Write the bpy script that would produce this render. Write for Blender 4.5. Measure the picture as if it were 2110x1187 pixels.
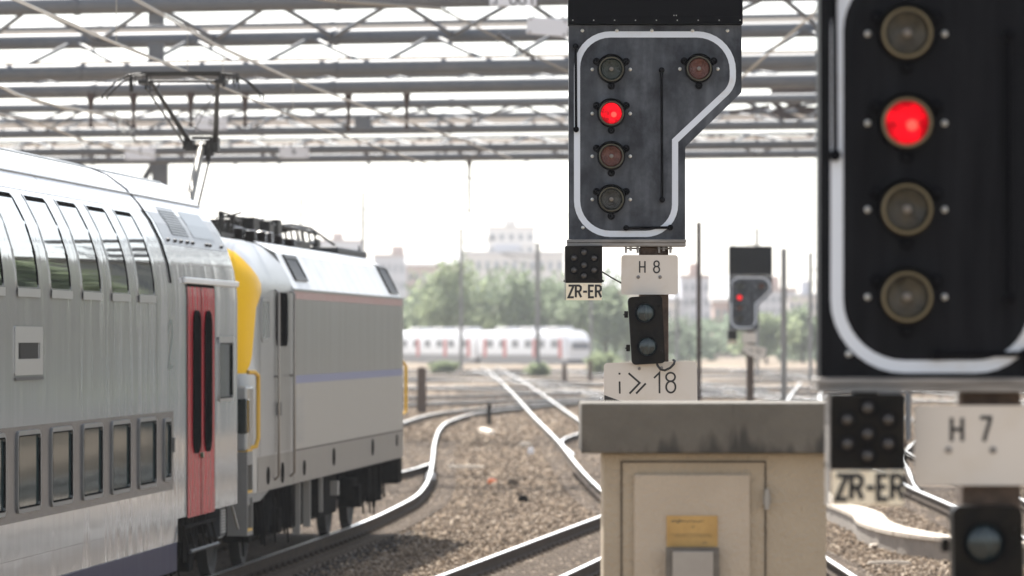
import bpy, math, random
import numpy as np
from mathutils import Vector, Matrix
random.seed(7); rng = np.random.default_rng(7)
for o in list(bpy.data.objects): bpy.data.objects.remove(o)
sc = bpy.context.scene; C = sc.collection
R = math.radians; PI = math.pi
# ---------------------------------------------------------------- camera
F = 10200.0; CX = 1055.0; HY = 697.0; H = 2.93      # focal length in photo pixels, principal column, horizon row, eye height over rail top
cd = bpy.data.cameras.new('camera'); cam = bpy.data.objects.new('camera', cd); C.objects.link(cam)
cd.sensor_width = 36; cd.lens = 36*F/2110; cd.shift_y = (HY-593.5)/2110; cd.clip_start = .5; cd.clip_end = 12000
cam.location = (0, 0, H); cam.rotation_euler = (R(90), 0, 0)
cd.dof.use_dof = True; cd.dof.focus_distance = 36.3; cd.dof.aperture_fstop = 3.5; cd.dof.aperture_blades = 9
sc.camera = cam
# ---------------------------------------------------------------- world, sun, exposure
SUN_EL, SUN_AZ = R(50), R(-20)          # azimuth from +y towards +x
w = bpy.data.worlds.new('World'); sc.world = w; w.use_nodes = True
nt = w.node_tree; bg = nt.nodes['Background']
sky = nt.nodes.new('ShaderNodeTexSky'); sky.sky_type = 'NISHITA'; sky.sun_disc = False
sky.sun_elevation = SUN_EL; sky.sun_rotation = SUN_AZ; sky.dust_density = 1.0; sky.air_density = 1.0
hs = nt.nodes.new('ShaderNodeHueSaturation'); hs.inputs['Saturation'].default_value = .42      # milky summer sky
nt.links.new(sky.outputs[0], hs.inputs['Color']); nt.links.new(hs.outputs[0], bg.inputs[0]); bg.inputs[1].default_value = 0.12
sd = bpy.data.lights.new('sun', 'SUN'); sun = bpy.data.objects.new('sun', sd); C.objects.link(sun)
sd.energy = 5.0; sd.angle = R(.5); sd.color = (1, .95, .87)
dv = Vector((math.sin(SUN_AZ)*math.cos(SUN_EL), math.cos(SUN_AZ)*math.cos(SUN_EL), math.sin(SUN_EL)))
sun.rotation_euler = dv.to_track_quat('Z', 'Y').to_euler()
sc.view_settings.view_transform = 'Standard'; sc.view_settings.look = 'None'
sc.view_settings.exposure = 1.18; sc.view_settings.gamma = 1
# ---------------------------------------------------------------- helpers
def at(px, py, D): return Vector(((px-CX)*D/F, D, H+(HY-py)*D/F))
def lerp(a, b, t): return a+(b-a)*t
def interp(x, xs, ys):
    return float(np.interp(x, xs, ys))
MATS = {}
def mat(name, col, rough=.6, metal=0., var=.0, vscale=3., stretch=(1, 1, 1), col2=None, bump=0., bscale=30., emis=None, estr=0., coat=0., spec=.5, wave=None, island=None, ior=None, thr=(.35, .7)):
    if name in MATS: return MATS[name]
    m = bpy.data.materials.new(name); m.use_nodes = True; t = m.node_tree; b = t.nodes['Principled BSDF']
    b.inputs['Roughness'].default_value = rough; b.inputs['Metallic'].default_value = metal
    b.inputs['Specular IOR Level'].default_value = spec; b.inputs['Coat Weight'].default_value = coat
    c = (*col, 1); b.inputs['Base Color'].default_value = c
    tc = t.nodes.new('ShaderNodeTexCoord')
    def mapped(sc_):
        mp = t.nodes.new('ShaderNodeMapping'); mp.inputs['Scale'].default_value = sc_
        t.links.new(tc.outputs['Object'], mp.inputs[0]); return mp.outputs[0]
    colsock = None
    if col2 is not None:
        n = t.nodes.new('ShaderNodeTexNoise'); n.inputs['Scale'].default_value = vscale; n.inputs['Detail'].default_value = 6
        n.inputs['Roughness'].default_value = .65
        t.links.new(mapped(stretch), n.inputs['Vector'])
        r = t.nodes.new('ShaderNodeValToRGB'); r.color_ramp.elements[0].position = thr[0]; r.color_ramp.elements[1].position = thr[1]
        r.color_ramp.elements[0].color = c; r.color_ramp.elements[1].color = (*col2, 1)
        t.links.new(n.outputs[0], r.inputs[0]); colsock = r.outputs[0]
    if island is not None:
        g = t.nodes.new('ShaderNodeNewGeometry'); r = t.nodes.new('ShaderNodeValToRGB')
        r.color_ramp.elements[0].color = (*island[0], 1); r.color_ramp.elements[1].color = (*island[-1], 1)
        for i, cc in enumerate(island[1:-1]):
            e = r.color_ramp.elements.new((i+1)/(len(island)-1)); e.color = (*cc, 1)
        t.links.new(g.outputs['Random Per Island'], r.inputs[0]); colsock = r.outputs[0]
    if colsock: t.links.new(colsock, b.inputs['Base Color'])
    nrm = None
    if wave:                                    # slight panel waviness that bends reflections: (scale xyz, strength, distance)
        n = t.nodes.new('ShaderNodeTexNoise'); n.inputs['Scale'].default_value = 1; n.inputs['Detail'].default_value = 3
        t.links.new(mapped(wave[0]), n.inputs['Vector'])
        bp = t.nodes.new('ShaderNodeBump'); bp.inputs['Strength'].default_value = wave[1]; bp.inputs['Distance'].default_value = wave[2]
        t.links.new(n.outputs[0], bp.inputs['Height']); nrm = bp.outputs[0]
    if bump:
        n = t.nodes.new('ShaderNodeTexNoise'); n.inputs['Scale'].default_value = bscale; n.inputs['Detail'].default_value = 5
        t.links.new(tc.outputs['Object'], n.inputs['Vector'])
        bp = t.nodes.new('ShaderNodeBump'); bp.inputs['Strength'].default_value = bump; bp.inputs['Distance'].default_value = .02
        t.links.new(n.outputs[0], bp.inputs['Height'])
        if nrm: t.links.new(nrm, bp.inputs['Normal'])
        nrm = bp.outputs[0]
    if nrm: t.links.new(nrm, b.inputs['Normal'])
    if emis: b.inputs['Emission Color'].default_value = (*emis, 1); b.inputs['Emission Strength'].default_value = estr
    MATS[name] = m; return m

class MB:
    def __init__(s): s.V = []; s.F = []; s.M = []
    def add(s, vs, fs, mi=0):
        k = len(s.V); s.V += [tuple(v) for v in vs]; s.F += [tuple(i+k for i in f) for f in fs]; s.M += [mi]*len(fs); return s
    def box(s, x0, x1, y0, y1, z0, z1, mi=0, M=None):
        v = [Vector((x, y, z)) for z in (z0, z1) for y in (y0, y1) for x in (x0, x1)]
        if M is not None: v = [M @ p for p in v]
        return s.add(v, [(0, 2, 3, 1), (4, 5, 7, 6), (0, 1, 5, 4), (2, 6, 7, 3), (0, 4, 6, 2), (1, 3, 7, 5)], mi)
    def tube(s, pts, r, n=8, mi=0, closed=False, caps=True):
        pts = [Vector(p) for p in pts]; L = len(pts); rs = r if isinstance(r, (list, tuple)) else [r]*L
        rings = []
        up = None
        for i, p in enumerate(pts):
            if closed: d = pts[(i+1) % L]-pts[i-1]
            else: d = pts[min(i+1, L-1)]-pts[max(i-1, 0)]
            d.normalize()
            if up is None:
                up = Vector((0, 0, 1)) if abs(d.z) < .9 else Vector((1, 0, 0))
            a = d.cross(up)
            if a.length < 1e-5: a = d.orthogonal()
            a.normalize(); b = a.cross(d).normalized(); up = b
            rings.append([p+(a*math.cos(2*PI*k/n)+b*math.sin(2*PI*k/n))*rs[i] for k in range(n)])
        vs = [v for ring in rings for v in ring]; fs = []
        for i in range(L if closed else L-1):
            j = (i+1) % L
            for k in range(n):
                q = (k+1) % n; fs.append((i*n+k, i*n+q, j*n+q, j*n+k))
        if caps and not closed: fs.append(tuple(range(n-1, -1, -1))); fs.append(tuple((L-1)*n+k for k in range(n)))
        return s.add(vs, fs, mi)
    def bar(s, a, b, wd, ht, mi=0):           # rectangular bar from a to b
        a = Vector(a); b = Vector(b); d = (b-a); L = d.length; q = d.to_track_quat('Y', 'Z').to_matrix().to_4x4()
        return s.box(-wd/2, wd/2, 0, L, -ht/2, ht/2, mi, Matrix.Translation(a) @ q)
    def prism(s, pts, y0, y1, mi=0, side=None):   # outline in x,z extruded along y
        n = len(pts); vs = [(x, y0, z) for x, z in pts]+[(x, y1, z) for x, z in pts]
        s.add(vs, [tuple(range(n)), tuple(range(2*n-1, n-1, -1))], mi)
        s.add(vs, [(i, i+n, (i+1) % n+n, (i+1) % n) for i in range(n)], mi if side is None else side); return s
    def lathe(s, prof, c, n=24, mi=0, axis='y', cap=True):  # prof [(radius, along)] about axis through c
        vs = []; fs = []
        for r, a in prof:
            for k in range(n):
                t = 2*PI*k/n; u, v = r*math.cos(t), r*math.sin(t)
                p = (c[0]+u, c[1]+a, c[2]+v) if axis == 'y' else ((c[0]+u, c[1]+v, c[2]+a) if axis == 'z' else (c[0]+a, c[1]+u, c[2]+v))
                vs.append(p)
        for i in range(len(prof)-1):
            for k in range(n):
                q = (k+1) % n; fs.append((i*n+k, i*n+q, (i+1)*n+q, (i+1)*n+k))
        if cap and prof[0][0] > 1e-6: fs.append(tuple(range(n)))
        if cap and prof[-1][0] > 1e-6: fs.append(tuple((len(prof)-1)*n+k for k in range(n)))
        return s.add(vs, fs, mi)
    def ribbon(s, pts, wd, y, mi=0, closed=False):   # flat mitred line in the xz plane facing -y
        n = len(pts); P = [Vector((p[0], p[1])) for p in pts]; L = []; Rr = []
        for i in range(n):
            a = P[i-1] if (i > 0 or closed) else None; b = P[(i+1) % n] if (i < n-1 or closed) else None
            d1 = (P[i]-a).normalized() if a is not None else None; d2 = (b-P[i]).normalized() if b is not None else None
            if d1 is None: d1 = d2
            if d2 is None: d2 = d1
            t = (d1+d2); t = t.normalized() if t.length > 1e-6 else d1
            nn = Vector((-t.y, t.x)); k = max(.35, nn.dot(Vector((-d1.y, d1.x))))
            L.append(P[i]+nn*(wd/2/k)); Rr.append(P[i]-nn*(wd/2/k))
        vs = [(v.x, y, v.y) for v in L]+[(v.x, y, v.y) for v in Rr]
        return s.add(vs, [(i, (i+1) % n, (i+1) % n+n, i+n) for i in range(n if closed else n-1)], mi)
    def build(s, name, mats, parent=None, smooth=False, bevel=0., angle=40, **tags):
        me = bpy.data.meshes.new(name); me.from_pydata(s.V, [], s.F)
        if not isinstance(mats, (list, tuple)): mats = [mats]
        for m in mats: me.materials.append(m)
        me.polygons.foreach_set('material_index', s.M)
        me.update()
        import bmesh
        bm = bmesh.new(); bm.from_mesh(me); bmesh.ops.recalc_face_normals(bm, faces=bm.faces); bm.to_mesh(me); bm.free()
        if smooth:
            me.polygons.foreach_set('use_smooth', [True]*len(me.polygons)); me.set_sharp_from_angle(angle=R(angle))
        o = bpy.data.objects.new(name, me); C.objects.link(o)
        if parent is not None: o.parent = parent
        if bevel:
            md = o.modifiers.new('bevel', 'BEVEL'); md.width = bevel; md.segments = 2; md.limit_method = 'ANGLE'; md.angle_limit = R(35)
        for k, v in tags.items(): o[k] = v
        return o
def empty(name, loc, rz=0, **tags):
    o = bpy.data.objects.new(name, None); C.objects.link(o); o.location = loc; o.rotation_euler = (0, 0, rz)
    for k, v in tags.items(): o[k] = v
    return o
def copy_tree(o, parent=None, **tags):
    c = o.copy(); C.objects.link(c); c.parent = parent
    for ch in list(o.children): copy_tree(ch, c)
    for k, v in tags.items(): c[k] = v
    return c
def arc(cx, cz, r, a0, a1, n=8):
    return [(cx+r*math.cos(R(lerp(a0, a1, i/n))), cz+r*math.sin(R(lerp(a0, a1, i/n)))) for i in range(n+1)]
def rrect(x0, x1, z0, z1, r, n=5):
    return arc(x1-r, z0+r, r, -90, 0, n)+arc(x1-r, z1-r, r, 0, 90, n)+arc(x0+r, z1-r, r, 90, 180, n)+arc(x0+r, z0+r, r, 180, 270, n)
def rpoly(pts, r, n=5):
    out = []; L = len(pts)
    for i in range(L):
        p = Vector(pts[i]); a = Vector(pts[i-1]); b = Vector(pts[(i+1) % L]); rr = r[i] if isinstance(r, (list, tuple)) else r
        if rr <= 0: out.append(tuple(p)); continue
        d1 = (a-p).normalized(); d2 = (b-p).normalized(); ang = d1.angle(d2); t = rr/math.tan(ang/2)
        s, e = p+d1*t, p+d2*t
        for k in range(n+1):
            u = k/n; out.append(tuple(s*(1-u)**2+p*2*u*(1-u)+e*u*u) if rr < .02 else None)
            if out[-1] is None:
                c = p+(d1+d2).normalized()*(rr/math.sin(ang/2)); v0 = s-c; v1 = e-c
                th = v0.angle(v1); sg = 1 if v0.x*v1.y-v0.y*v1.x > 0 else -1
                q = sg*th*u; out[-1] = (c.x+v0.x*math.cos(q)-v0.y*math.sin(q), c.y+v0.x*math.sin(q)+v0.y*math.cos(q))
    return out
# ---- stroke lettering (unit height 1)
def loop(cx, cz, rx, rz, a0=0, a1=360, n=20): return [(cx+rx*math.cos(R(lerp(a0, a1, i/n))), cz+rz*math.sin(R(lerp(a0, a1, i/n)))) for i in range(n+1)]
GL = {
 'H': (.46, [[(0, 0), (0, 1)], [(.46, 0), (.46, 1)], [(.0, .5), (.46, .5)]]),
 '8': (.5, ['c', loop(.25, .76, .22, .24)[:-1], 'c', loop(.25, .27, .25, .27)[:-1]]),
 '7': (.46, [[(0, 1), (.44, 1), (.44, .92), (.16, 0)]]),
 '1': (.3, [[(0, .72), (.3, 1.0), (.3, 0)]]),
 'I': (.1, [[(.05, 0), (.05, 1)]]),
 'i': (.1, [[(.05, 0), (.05, .68)], [(.05, .92), (.05, 1.02)]]),
 '>': (1.0, [[(0, 1.02), (.6, .5), (0.03, -.02)], [(.93, .5), (.36, -.02)]]),
 'Z': (.46, [[(0, 1), (.44, 1), (.0, 0), (.46, 0)]]),
 'R': (.46, [[(0, 0), (0, 1), (.28, 1), (.42, .9), (.44, .75), (.4, .6), (.28, .5), (0, .5)], [(.24, .5), (.46, 0)]]),
 '-': (.34, [[(0, .48), (.34, .48)]]),
 'E': (.42, [[(.42, 1), (0, 1), (0, 0), (.42, 0)], [(0, .52), (.34, .52)]]),
 'F': (.4, [[(.4, 1), (0, 1), (0, 0)], [(0, .52), (.32, .52)]]),
 '6': (.46, ['c', loop(.23, .28, .23, .28)[:-1], [(.02, .35), (.08, .7), (.3, 1)]]),
 '3': (.44, [[(.02, .9), (.12, .99), (.25, 1), (.38, .93), (.42, .78), (.36, .62), (.2, .54), (.38, .46), (.45, .28), (.38, .08), (.22, 0), (.08, .03), (0, .14)]]),
 '5': (.44, [[(.42, 1), (.05, 1), (.03, .55), (.2, .6), (.36, .54), (.44, .34), (.38, .1), (.2, 0), (0, .1)]]),
 '2': (.46, [[(.02, .78), (.08, .93), (.22, 1), (.38, .93), (.44, .76), (.38, .58), (0, 0), (.46, 0)]]),
 ' ': (.25, []),
}
def write(mb, txt, x, z, h, wd, y, xs=1., gap=.16, slant=0, mi=0):
    k = 0
    for ch in txt:
        wdt, st = GL[ch]; closed = False
        for s_ in st:
            if s_ == 'c': closed = True; continue
            pts = [(x+(p[0]+slant*p[1])*h*xs, z+p[1]*h) for p in s_]
            mb.ribbon(pts, wd, y-.0004*(k % 5), mi, closed); closed = False; k += 1
        x += (wdt+gap)*h*xs
    return x
# ---------------------------------------------------------------- materials
M_panel = mat('weathered_dark_panel', (.014, .017, .025), .5, 0, col2=(.085, .093, .108), vscale=3.0, stretch=(1.1, 1, .9), thr=(.38, .64), spec=.3)
_t = M_panel.node_tree; _b = _t.nodes['Principled BSDF']; _tc = [n for n in _t.nodes if n.type == 'TEX_COORD'][0]      # rain streaks running down the board
_mp = _t.nodes.new('ShaderNodeMapping'); _mp.inputs['Scale'].default_value = (10, 1, 1.3); _t.links.new(_tc.outputs['Object'], _mp.inputs[0])
_n = _t.nodes.new('ShaderNodeTexNoise'); _n.inputs['Scale'].default_value = 1; _n.inputs['Detail'].default_value = 4; _t.links.new(_mp.outputs[0], _n.inputs['Vector'])
_r = _t.nodes.new('ShaderNodeValToRGB'); _r.color_ramp.elements[0].position = .4; _r.color_ramp.elements[1].position = .56; _r.color_ramp.elements[0].color = (.62, .63, .66, 1); _t.links.new(_n.outputs[0], _r.inputs[0])
_x = _t.nodes.new('ShaderNodeMix'); _x.data_type = 'RGBA'; _x.blend_type = 'MULTIPLY'; _x.inputs[0].default_value = 1
_t.links.new(_b.inputs['Base Color'].links[0].from_socket, _x.inputs[6]); _t.links.new(_r.outputs[0], _x.inputs[7]); _t.links.new(_x.outputs[2], _b.inputs['Base Color'])
M_black = mat('black_paint', (.002, .002, .0035), .5, spec=.05)
M_blackbox = mat('black_metal_rough', (.003, .003, .003), .5, spec=.1, col2=(.016, .013, .010), vscale=9, bump=.2, bscale=60)
M_band = mat('white_reflective_band', (.62, .66, .72), .5, col2=(.52, .5, .47), vscale=3, thr=(.55, .8))
M_brass = mat('olive_brass_ring', (.09, .08, .05), .45, .4, col2=(.035, .032, .024), vscale=20)
M_bolt = mat('zinc_bolt', (.6, .6, .57), .35, .7)
M_rust = mat('rusty_steel', (.045, .028, .02), .8, .1, col2=(.12, .08, .055), vscale=14, bump=.3)
M_galv = mat('galvanised_ledge', (.16, .15, .14), .6, .3, col2=(.30, .28, .26), vscale=8, stretch=(.6, 1, 5))
M_plate = mat('cream_enamel_plate', (.60, .55, .49), .45, col2=(.50, .42, .32), vscale=1.6, thr=(.5, .85))
M_letter = mat('black_lettering', (.012, .010, .010), .5)
M_zplate = mat('stained_enamel', (.82, .73, .56), .5, col2=(.35, .20, .08), vscale=7, thr=(.55, .85))
M_lgreen = mat('lens_green', (.010, .016, .013), .2, coat=.15, bump=.25, bscale=90, col2=(.035, .045, .035), vscale=30)
M_lamber = mat('lens_amber', (.06, .014, .008), .2, coat=.15, bump=.25, bscale=90, col2=(.13, .045, .03), vscale=35)
M_lwhite = mat('lens_clear', (.014, .014, .012), .2, coat=.15, bump=.3, bscale=90, col2=(.06, .06, .05), vscale=25)
M_lred = mat('lens_red_lit', (.02, .0, .0), .35, spec=.1, bump=.3, bscale=90, emis=(1, .008, .03), estr=.36, col2=(.12, .0, .003), vscale=13, thr=(.42, .62))
_t = M_lred.node_tree; _r = [n for n in _t.nodes if n.type == 'VALTORGB'][0]; _r.color_ramp.elements[0].color = (1, .004, .016, 1); _r.color_ramp.elements[1].color = (.30, .0, .004, 1); _t.links.new(_r.outputs[0], _t.nodes['Principled BSDF'].inputs['Emission Color'])
M_lhot = mat('lens_core', (.3, .04, .03), .4, emis=(1, .09, .06), estr=.42)
M_lcore = mat('lens_core_unlit', (.16, .14, .12), .35)
M_lcyan = mat('lens_cyan', (.006, .016, .020), .15, coat=.1, col2=(.04, .06, .06), vscale=14, stretch=(3, 1, .5), thr=(.5, .75))
M_small = mat('small_lens', (.03, .025, .022), .25, coat=.2)
M_cable = mat('black_cable', (.015, .014, .013), .6)
M_silver = mat('silver_train_paint', (.47, .475, .47), .09, .32, wave=((1.2, 2.2, .40), .34, .02), col2=(.41, .415, .41), vscale=1.3, stretch=(1, 3, .3), thr=(.3, .75))
M_roofw = mat('pale_train_roof', (.72, .73, .74), .34, .15, col2=(.60, .61, .62), vscale=2.0, stretch=(1, .25, 1), thr=(.45, .75))
M_bandg = mat('grey_window_band', (.085, .085, .09), .25, 0, spec=.12, wave=((1.2, 3.2, .30), .22, .02))
M_navy = mat('navy_skirt', (.010, .012, .05), .4, 0, spec=.1, wave=((1.2, 3.2, .30), .22, .02))
M_glass = mat('dark_window_glass', (.004, .010, .008), .03, 0, coat=.4, wave=((1, 1.2, .3), .05, .02), spec=.8)
M_glassd = mat('dim_tinted_glass', (.015, .030, .033), .06, 0, wave=((1, 1.4, .4), .05, .02), spec=.02)
M_glassb = mat('black_door_glass', (.003, .003, .003), .6, 0, spec=0.)
M_frame = mat('window_frame_grey', (.30, .31, .31), .35, .5)
M_frd = mat('band_window_frame', (.16, .165, .165), .4, .1, spec=.2)
M_gasket = mat('rubber_gasket', (.006, .006, .006), .7, spec=0.)
M_red = mat('train_door_red', (.33, .005, .018), .25, 0, wave=((1, 3.0, .6), .3, .02), spec=.1)
M_under = mat('sooty_underframe', (.003, .0025, .002), .9, 0, spec=.03, col2=(.012, .010, .008), vscale=6)
M_loco = mat('loco_grey', (.24, .245, .24), .28, .25, wave=((1, 3.0, .25), .42, .02), col2=(.165, .16, .15), vscale=1.6, stretch=(1, 5, .25))
M_locolow = mat('loco_lower_band', (.17, .16, .15), .35, .3, wave=((1, 3.2, .25), .3, .02), col2=(.20, .18, .16), vscale=2, stretch=(1, 1, .4))
M_locopale = mat('loco_pale_side', (.33, .315, .29), .34, .3, wave=((1, 3.2, .25), .3, .02))
M_stripr = mat('faded_red_stripe', (.36, .20, .19), .4, .1, col2=(.38, .26, .25), vscale=3)
M_stripb = mat('blue_stripe', (.15, .165, .29), .4, .1)
M_yellow = mat('loco_yellow', (.82, .47, .006), .35, 0, spec=.15)
M_yrail = mat('yellow_handrail', (.62, .36, .03), .4)
M_chrome = mat('handrail_steel', (.22, .2, .18), .3, .8)
M_dgrey = mat('dark_grey_paint', (.035, .037, .04), .5, spec=.2)
M_panto = mat('dark_pantograph_steel', (.020, .018, .016), .5, .4)
M_pantog = mat('grey_pantograph_arm', (.22, .21, .19), .45, .4)
M_insul = mat('brown_insulator', (.03, .022, .02), .3, coat=.4)
M_tube = mat('galvanised_tube', (.105, .118, .138), .55, .15, col2=(.15, .155, .165), vscale=1.5, stretch=(1, 1, 1), bump=.1, bscale=20)
M_beige = mat('pale_walkway_steel', (.88, .80, .70), .6, col2=(.80, .72, .62), vscale=2)
M_wire = mat('copper_wire_weathered', (.34, .31, .26), .4, .6)
M_sign = mat('white_sign_board', (.70, .70, .73), .5)
M_conc = mat('rough_painted_concrete', (.42, .35, .26), .9, col2=(.33, .27, .195), vscale=1.8, bump=.9, bscale=42, thr=(.35, .75))
M_conc2 = mat('rough_painted_concrete_door', (.47, .395, .31), .9, col2=(.41, .34, .26), vscale=1.8, bump=.6, bscale=42)
M_cap = mat('weathered_concrete_cap', (.075, .068, .06), .9, col2=(.18, .16, .135), vscale=2.2, stretch=(1, 1, 1.5), bump=.5, bscale=25, thr=(.3, .7))
M_label = mat('yellow_label', (.50, .31, .10), .55, col2=(.36, .21, .06), vscale=6)
M_railtop = mat('polished_rail', (.92, .91, .89), .32, .85)
M_railside = mat('rusty_rail_web', (.032, .023, .016), .85, 0, spec=.1, col2=(.07, .048, .034), vscale=8)
M_web = mat('haze_pale_rail_web', (.11, .09, .07), .7)  # yard rail sides coloured lighter to imitate haze and glare
M_sleeper = mat('timber_sleeper', (.075, .052, .036), .9, col2=(.17, .125, .085), vscale=5, stretch=(1, 8, 1), bump=.4)
M_ballast = mat('ballast_ground', (.17, .125, .085), .95, col2=(.28, .22, .155), vscale=1.1, bump=1., bscale=9)
M_stone = mat('ballast_stone', (.2, .2, .2), .9, island=[(.045, .027, .015), (.13, .088, .055), (.23, .165, .108), (.29, .215, .145), (.09, .06, .038), (.40, .315, .225)])
M_trough = mat('pale_concrete_lid', (.60, .53, .45), .9, col2=(.50, .44, .37), vscale=3)
M_trside = mat('grey_concrete_side', (.28, .25, .22), .9, col2=(.20, .18, .16), vscale=4)
M_leaf = mat('leaves', (.08, .12, .03), .6, island=[(.05, .085, .025), (.09, .14, .035), (.13, .18, .05), (.07, .10, .03)])
M_bark = mat('bark', (.08, .06, .045), .9)
M_bld = [mat('far_wall_%s' % n, c, .85) for n, c in (('cream', (.66, .62, .58)), ('grey', (.52, .52, .55)), ('brick', (.46, .35, .31)), ('white', (.78, .77, .76)))]  # wall colours paled to imitate the haze of distance
M_bwin = mat('far_window', (.22, .24, .27), .3)
M_mast = mat('brown_mast', (.055, .035, .03), .7)
M_mastg = mat('grey_mast', (.25, .25, .25), .6)
M_emu = mat('white_railcar', (.70, .70, .72), .3)
M_emug = mat('railcar_grey', (.16, .17, .20), .3)
M_emur = mat('railcar_red', (.50, .12, .12), .4)
M_orange = mat('orange_plastic', (.65, .14, .03), .5)
def translucent(m, col):
    t = m.node_tree; b = t.nodes['Principled BSDF']; tr = t.nodes.new('ShaderNodeBsdfTranslucent'); tr.inputs[0].default_value = (*col, 1); mx = t.nodes.new('ShaderNodeMixShader'); mx.inputs[0].default_value = .5
    t.links.new(b.outputs[0], mx.inputs[1]); t.links.new(tr.outputs[0], mx.inputs[2]); t.links.new(mx.outputs[0], t.nodes['Material Output'].inputs[0])
M_leafd = mat('leaves_dark', (.06, .09, .04), .6, island=[(.05, .08, .04), (.09, .12, .06), (.07, .10, .05)]); M_leafl = mat('leaves_light', (.1, .14, .04), .6, island=[(.10, .14, .05), (.15, .19, .08), (.08, .12, .04)])
for _m, _c in ((M_leaf, (.30, .36, .25)), (M_leafd, (.25, .31, .23)), (M_leafl, (.36, .42, .26))): translucent(_m, _c)  # translucent tints raised to imitate haze and glare on the far trees
# ================================================================ GROUND
def sheet(name, x0, x1, y0, y1, z, m, n=1):
    b = MB(); b.add([(x0, y0, z), (x1, y0, z), (x1, y1, z), (x0, y1, z)], [(0, 1, 2, 3)]); return b.build(name, m, kind='structure')
sheet('ground', -3500, 3500, -40, 8000, -.225, M_ballast)
# loose ballast stones where the lens resolves them
N = 175000
D = 1/rng.uniform(1/330., 1/53., N); X = rng.uniform(-8, 12, N)*np.clip(D/100, 1, 3)
base = np.array([(1, 0, 0), (-1, 0, 0), (0, 1, 0), (0, -1, 0), (0, 0, 1), (0, 0, -1)], float)
tri = np.array([(0, 2, 4), (2, 1, 4), (1, 3, 4), (3, 0, 4), (2, 0, 5), (1, 2, 5), (3, 1, 5), (0, 3, 5)])
size = rng.uniform(.014, .042, N)*np.clip(D/75, .9, 3.)
v = base[None]*rng.uniform(.65, 1.3, (N, 6, 1))+rng.normal(0, .22, (N, 6, 3))
a = rng.uniform(0, 2*PI, (3, N)); 
def rot(v, a, i, j):
    c, s_ = np.cos(a)[:, None], np.sin(a)[:, None]; x = v[:, :, i]*c-v[:, :, j]*s_; y = v[:, :, i]*s_+v[:, :, j]*c; v[:, :, i] = x; v[:, :, j] = y
rot(v, a[0], 0, 1); rot(v, a[1], 1, 2); rot(v, a[2], 0, 2)
v = v*size[:, None, None]
v[:, :, 2] *= .8
v += np.stack([X, D, rng.uniform(-.228, -.198, N)], 1)[:, None, :]
shade_mask = np.abs(X-(.07598*D-9.136)) < 1.9; shade_mask &= D < 84; shade_mask &= rng.uniform(0, 1, N) < np.clip((84-D)/8, 0, 1)*np.clip((1.9-np.abs(X-(.07598*D-9.136)))/.5, 0, 1)  # these stones get a darker colour to deepen the shade under the train
V_all = v
def stones(v, name, m, label):
  N = len(v)
  me = bpy.data.meshes.new(name); 
  me.vertices.add(N*6); me.vertices.foreach_set('co', v.reshape(-1))
  fi = (tri[None]+(np.arange(N)*6)[:, None, None]).reshape(-1)
  me.loops.add(N*24); me.loops.foreach_set('vertex_index', fi)
  me.polygons.add(N*8); me.polygons.foreach_set('loop_start', np.arange(N*8)*3); me.polygons.foreach_set('loop_total', np.full(N*8, 3))
  me.update(calc_edges=True); me.validate(); me.materials.append(m)
  o = bpy.data.objects.new(name, me); C.objects.link(o); o['kind'] = 'stuff'; o['label'] = label; o['category'] = 'gravel'
stones(V_all[~shade_mask], 'ballast_stones', M_stone, 'brown and beige crushed stone ballast between the rails')
stones(V_all[shade_mask], 'shade_dark_ballast', mat('dark_ballast_stone', (.05, .04, .03), .95, island=[(.02, .015, .01), (.06, .042, .03), (.10, .075, .055)]), 'ballast coloured darker to deepen the shade under the train')
b = MB(); b.add([(.07598*y-9.136+dx, y, -.214) for y in (15, 80) for dx in (-1.7, 1.7)], [(0, 1, 3, 2)]); b.build('shade_trackbed', mat('shade_ground', (.03, .022, .016), .95, col2=(.06, .045, .032), vscale=4), kind='structure')  # dark sheet that paints the train's shade onto the trackbed
# ================================================================ TRACKS
GA = .755
def resample(pts, step):
    P = [Vector((p[0], p[1], 0)) for p in pts]
    # Catmull-Rom
    out = []
    for i in range(len(P)-1):
        p0 = P[max(i-1, 0)]; p1 = P[i]; p2 = P[i+1]; p3 = P[min(i+2, len(P)-1)]; L = (p2-p1).length; n = max(1, int(L/step))
        m1 = (p2-p0)*(L/max((p2-p0).length, 1e-6)); m2 = (p3-p1)*(L/max((p3-p1).length, 1e-6))
        for k in range(n):
            t = k/n; out.append(p1*(2*t**3-3*t*t+1)+m1*(t**3-2*t*t+t)+p2*(-2*t**3+3*t*t)+m2*(t**3-t*t))
    out.append(P[-1]); return out
RP = [(-.066, -.172), (.066, -.172), (.066, -.155), (.012, -.135), (.012, -.045), (.036, -.035), (.036, -.004), (.030, 0), (-.030, 0), (-.036, -.004), (-.036, -.035), (-.012, -.045), (-.012, -.135), (-.066, -.155)]
sleeper_mesh = None
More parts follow.
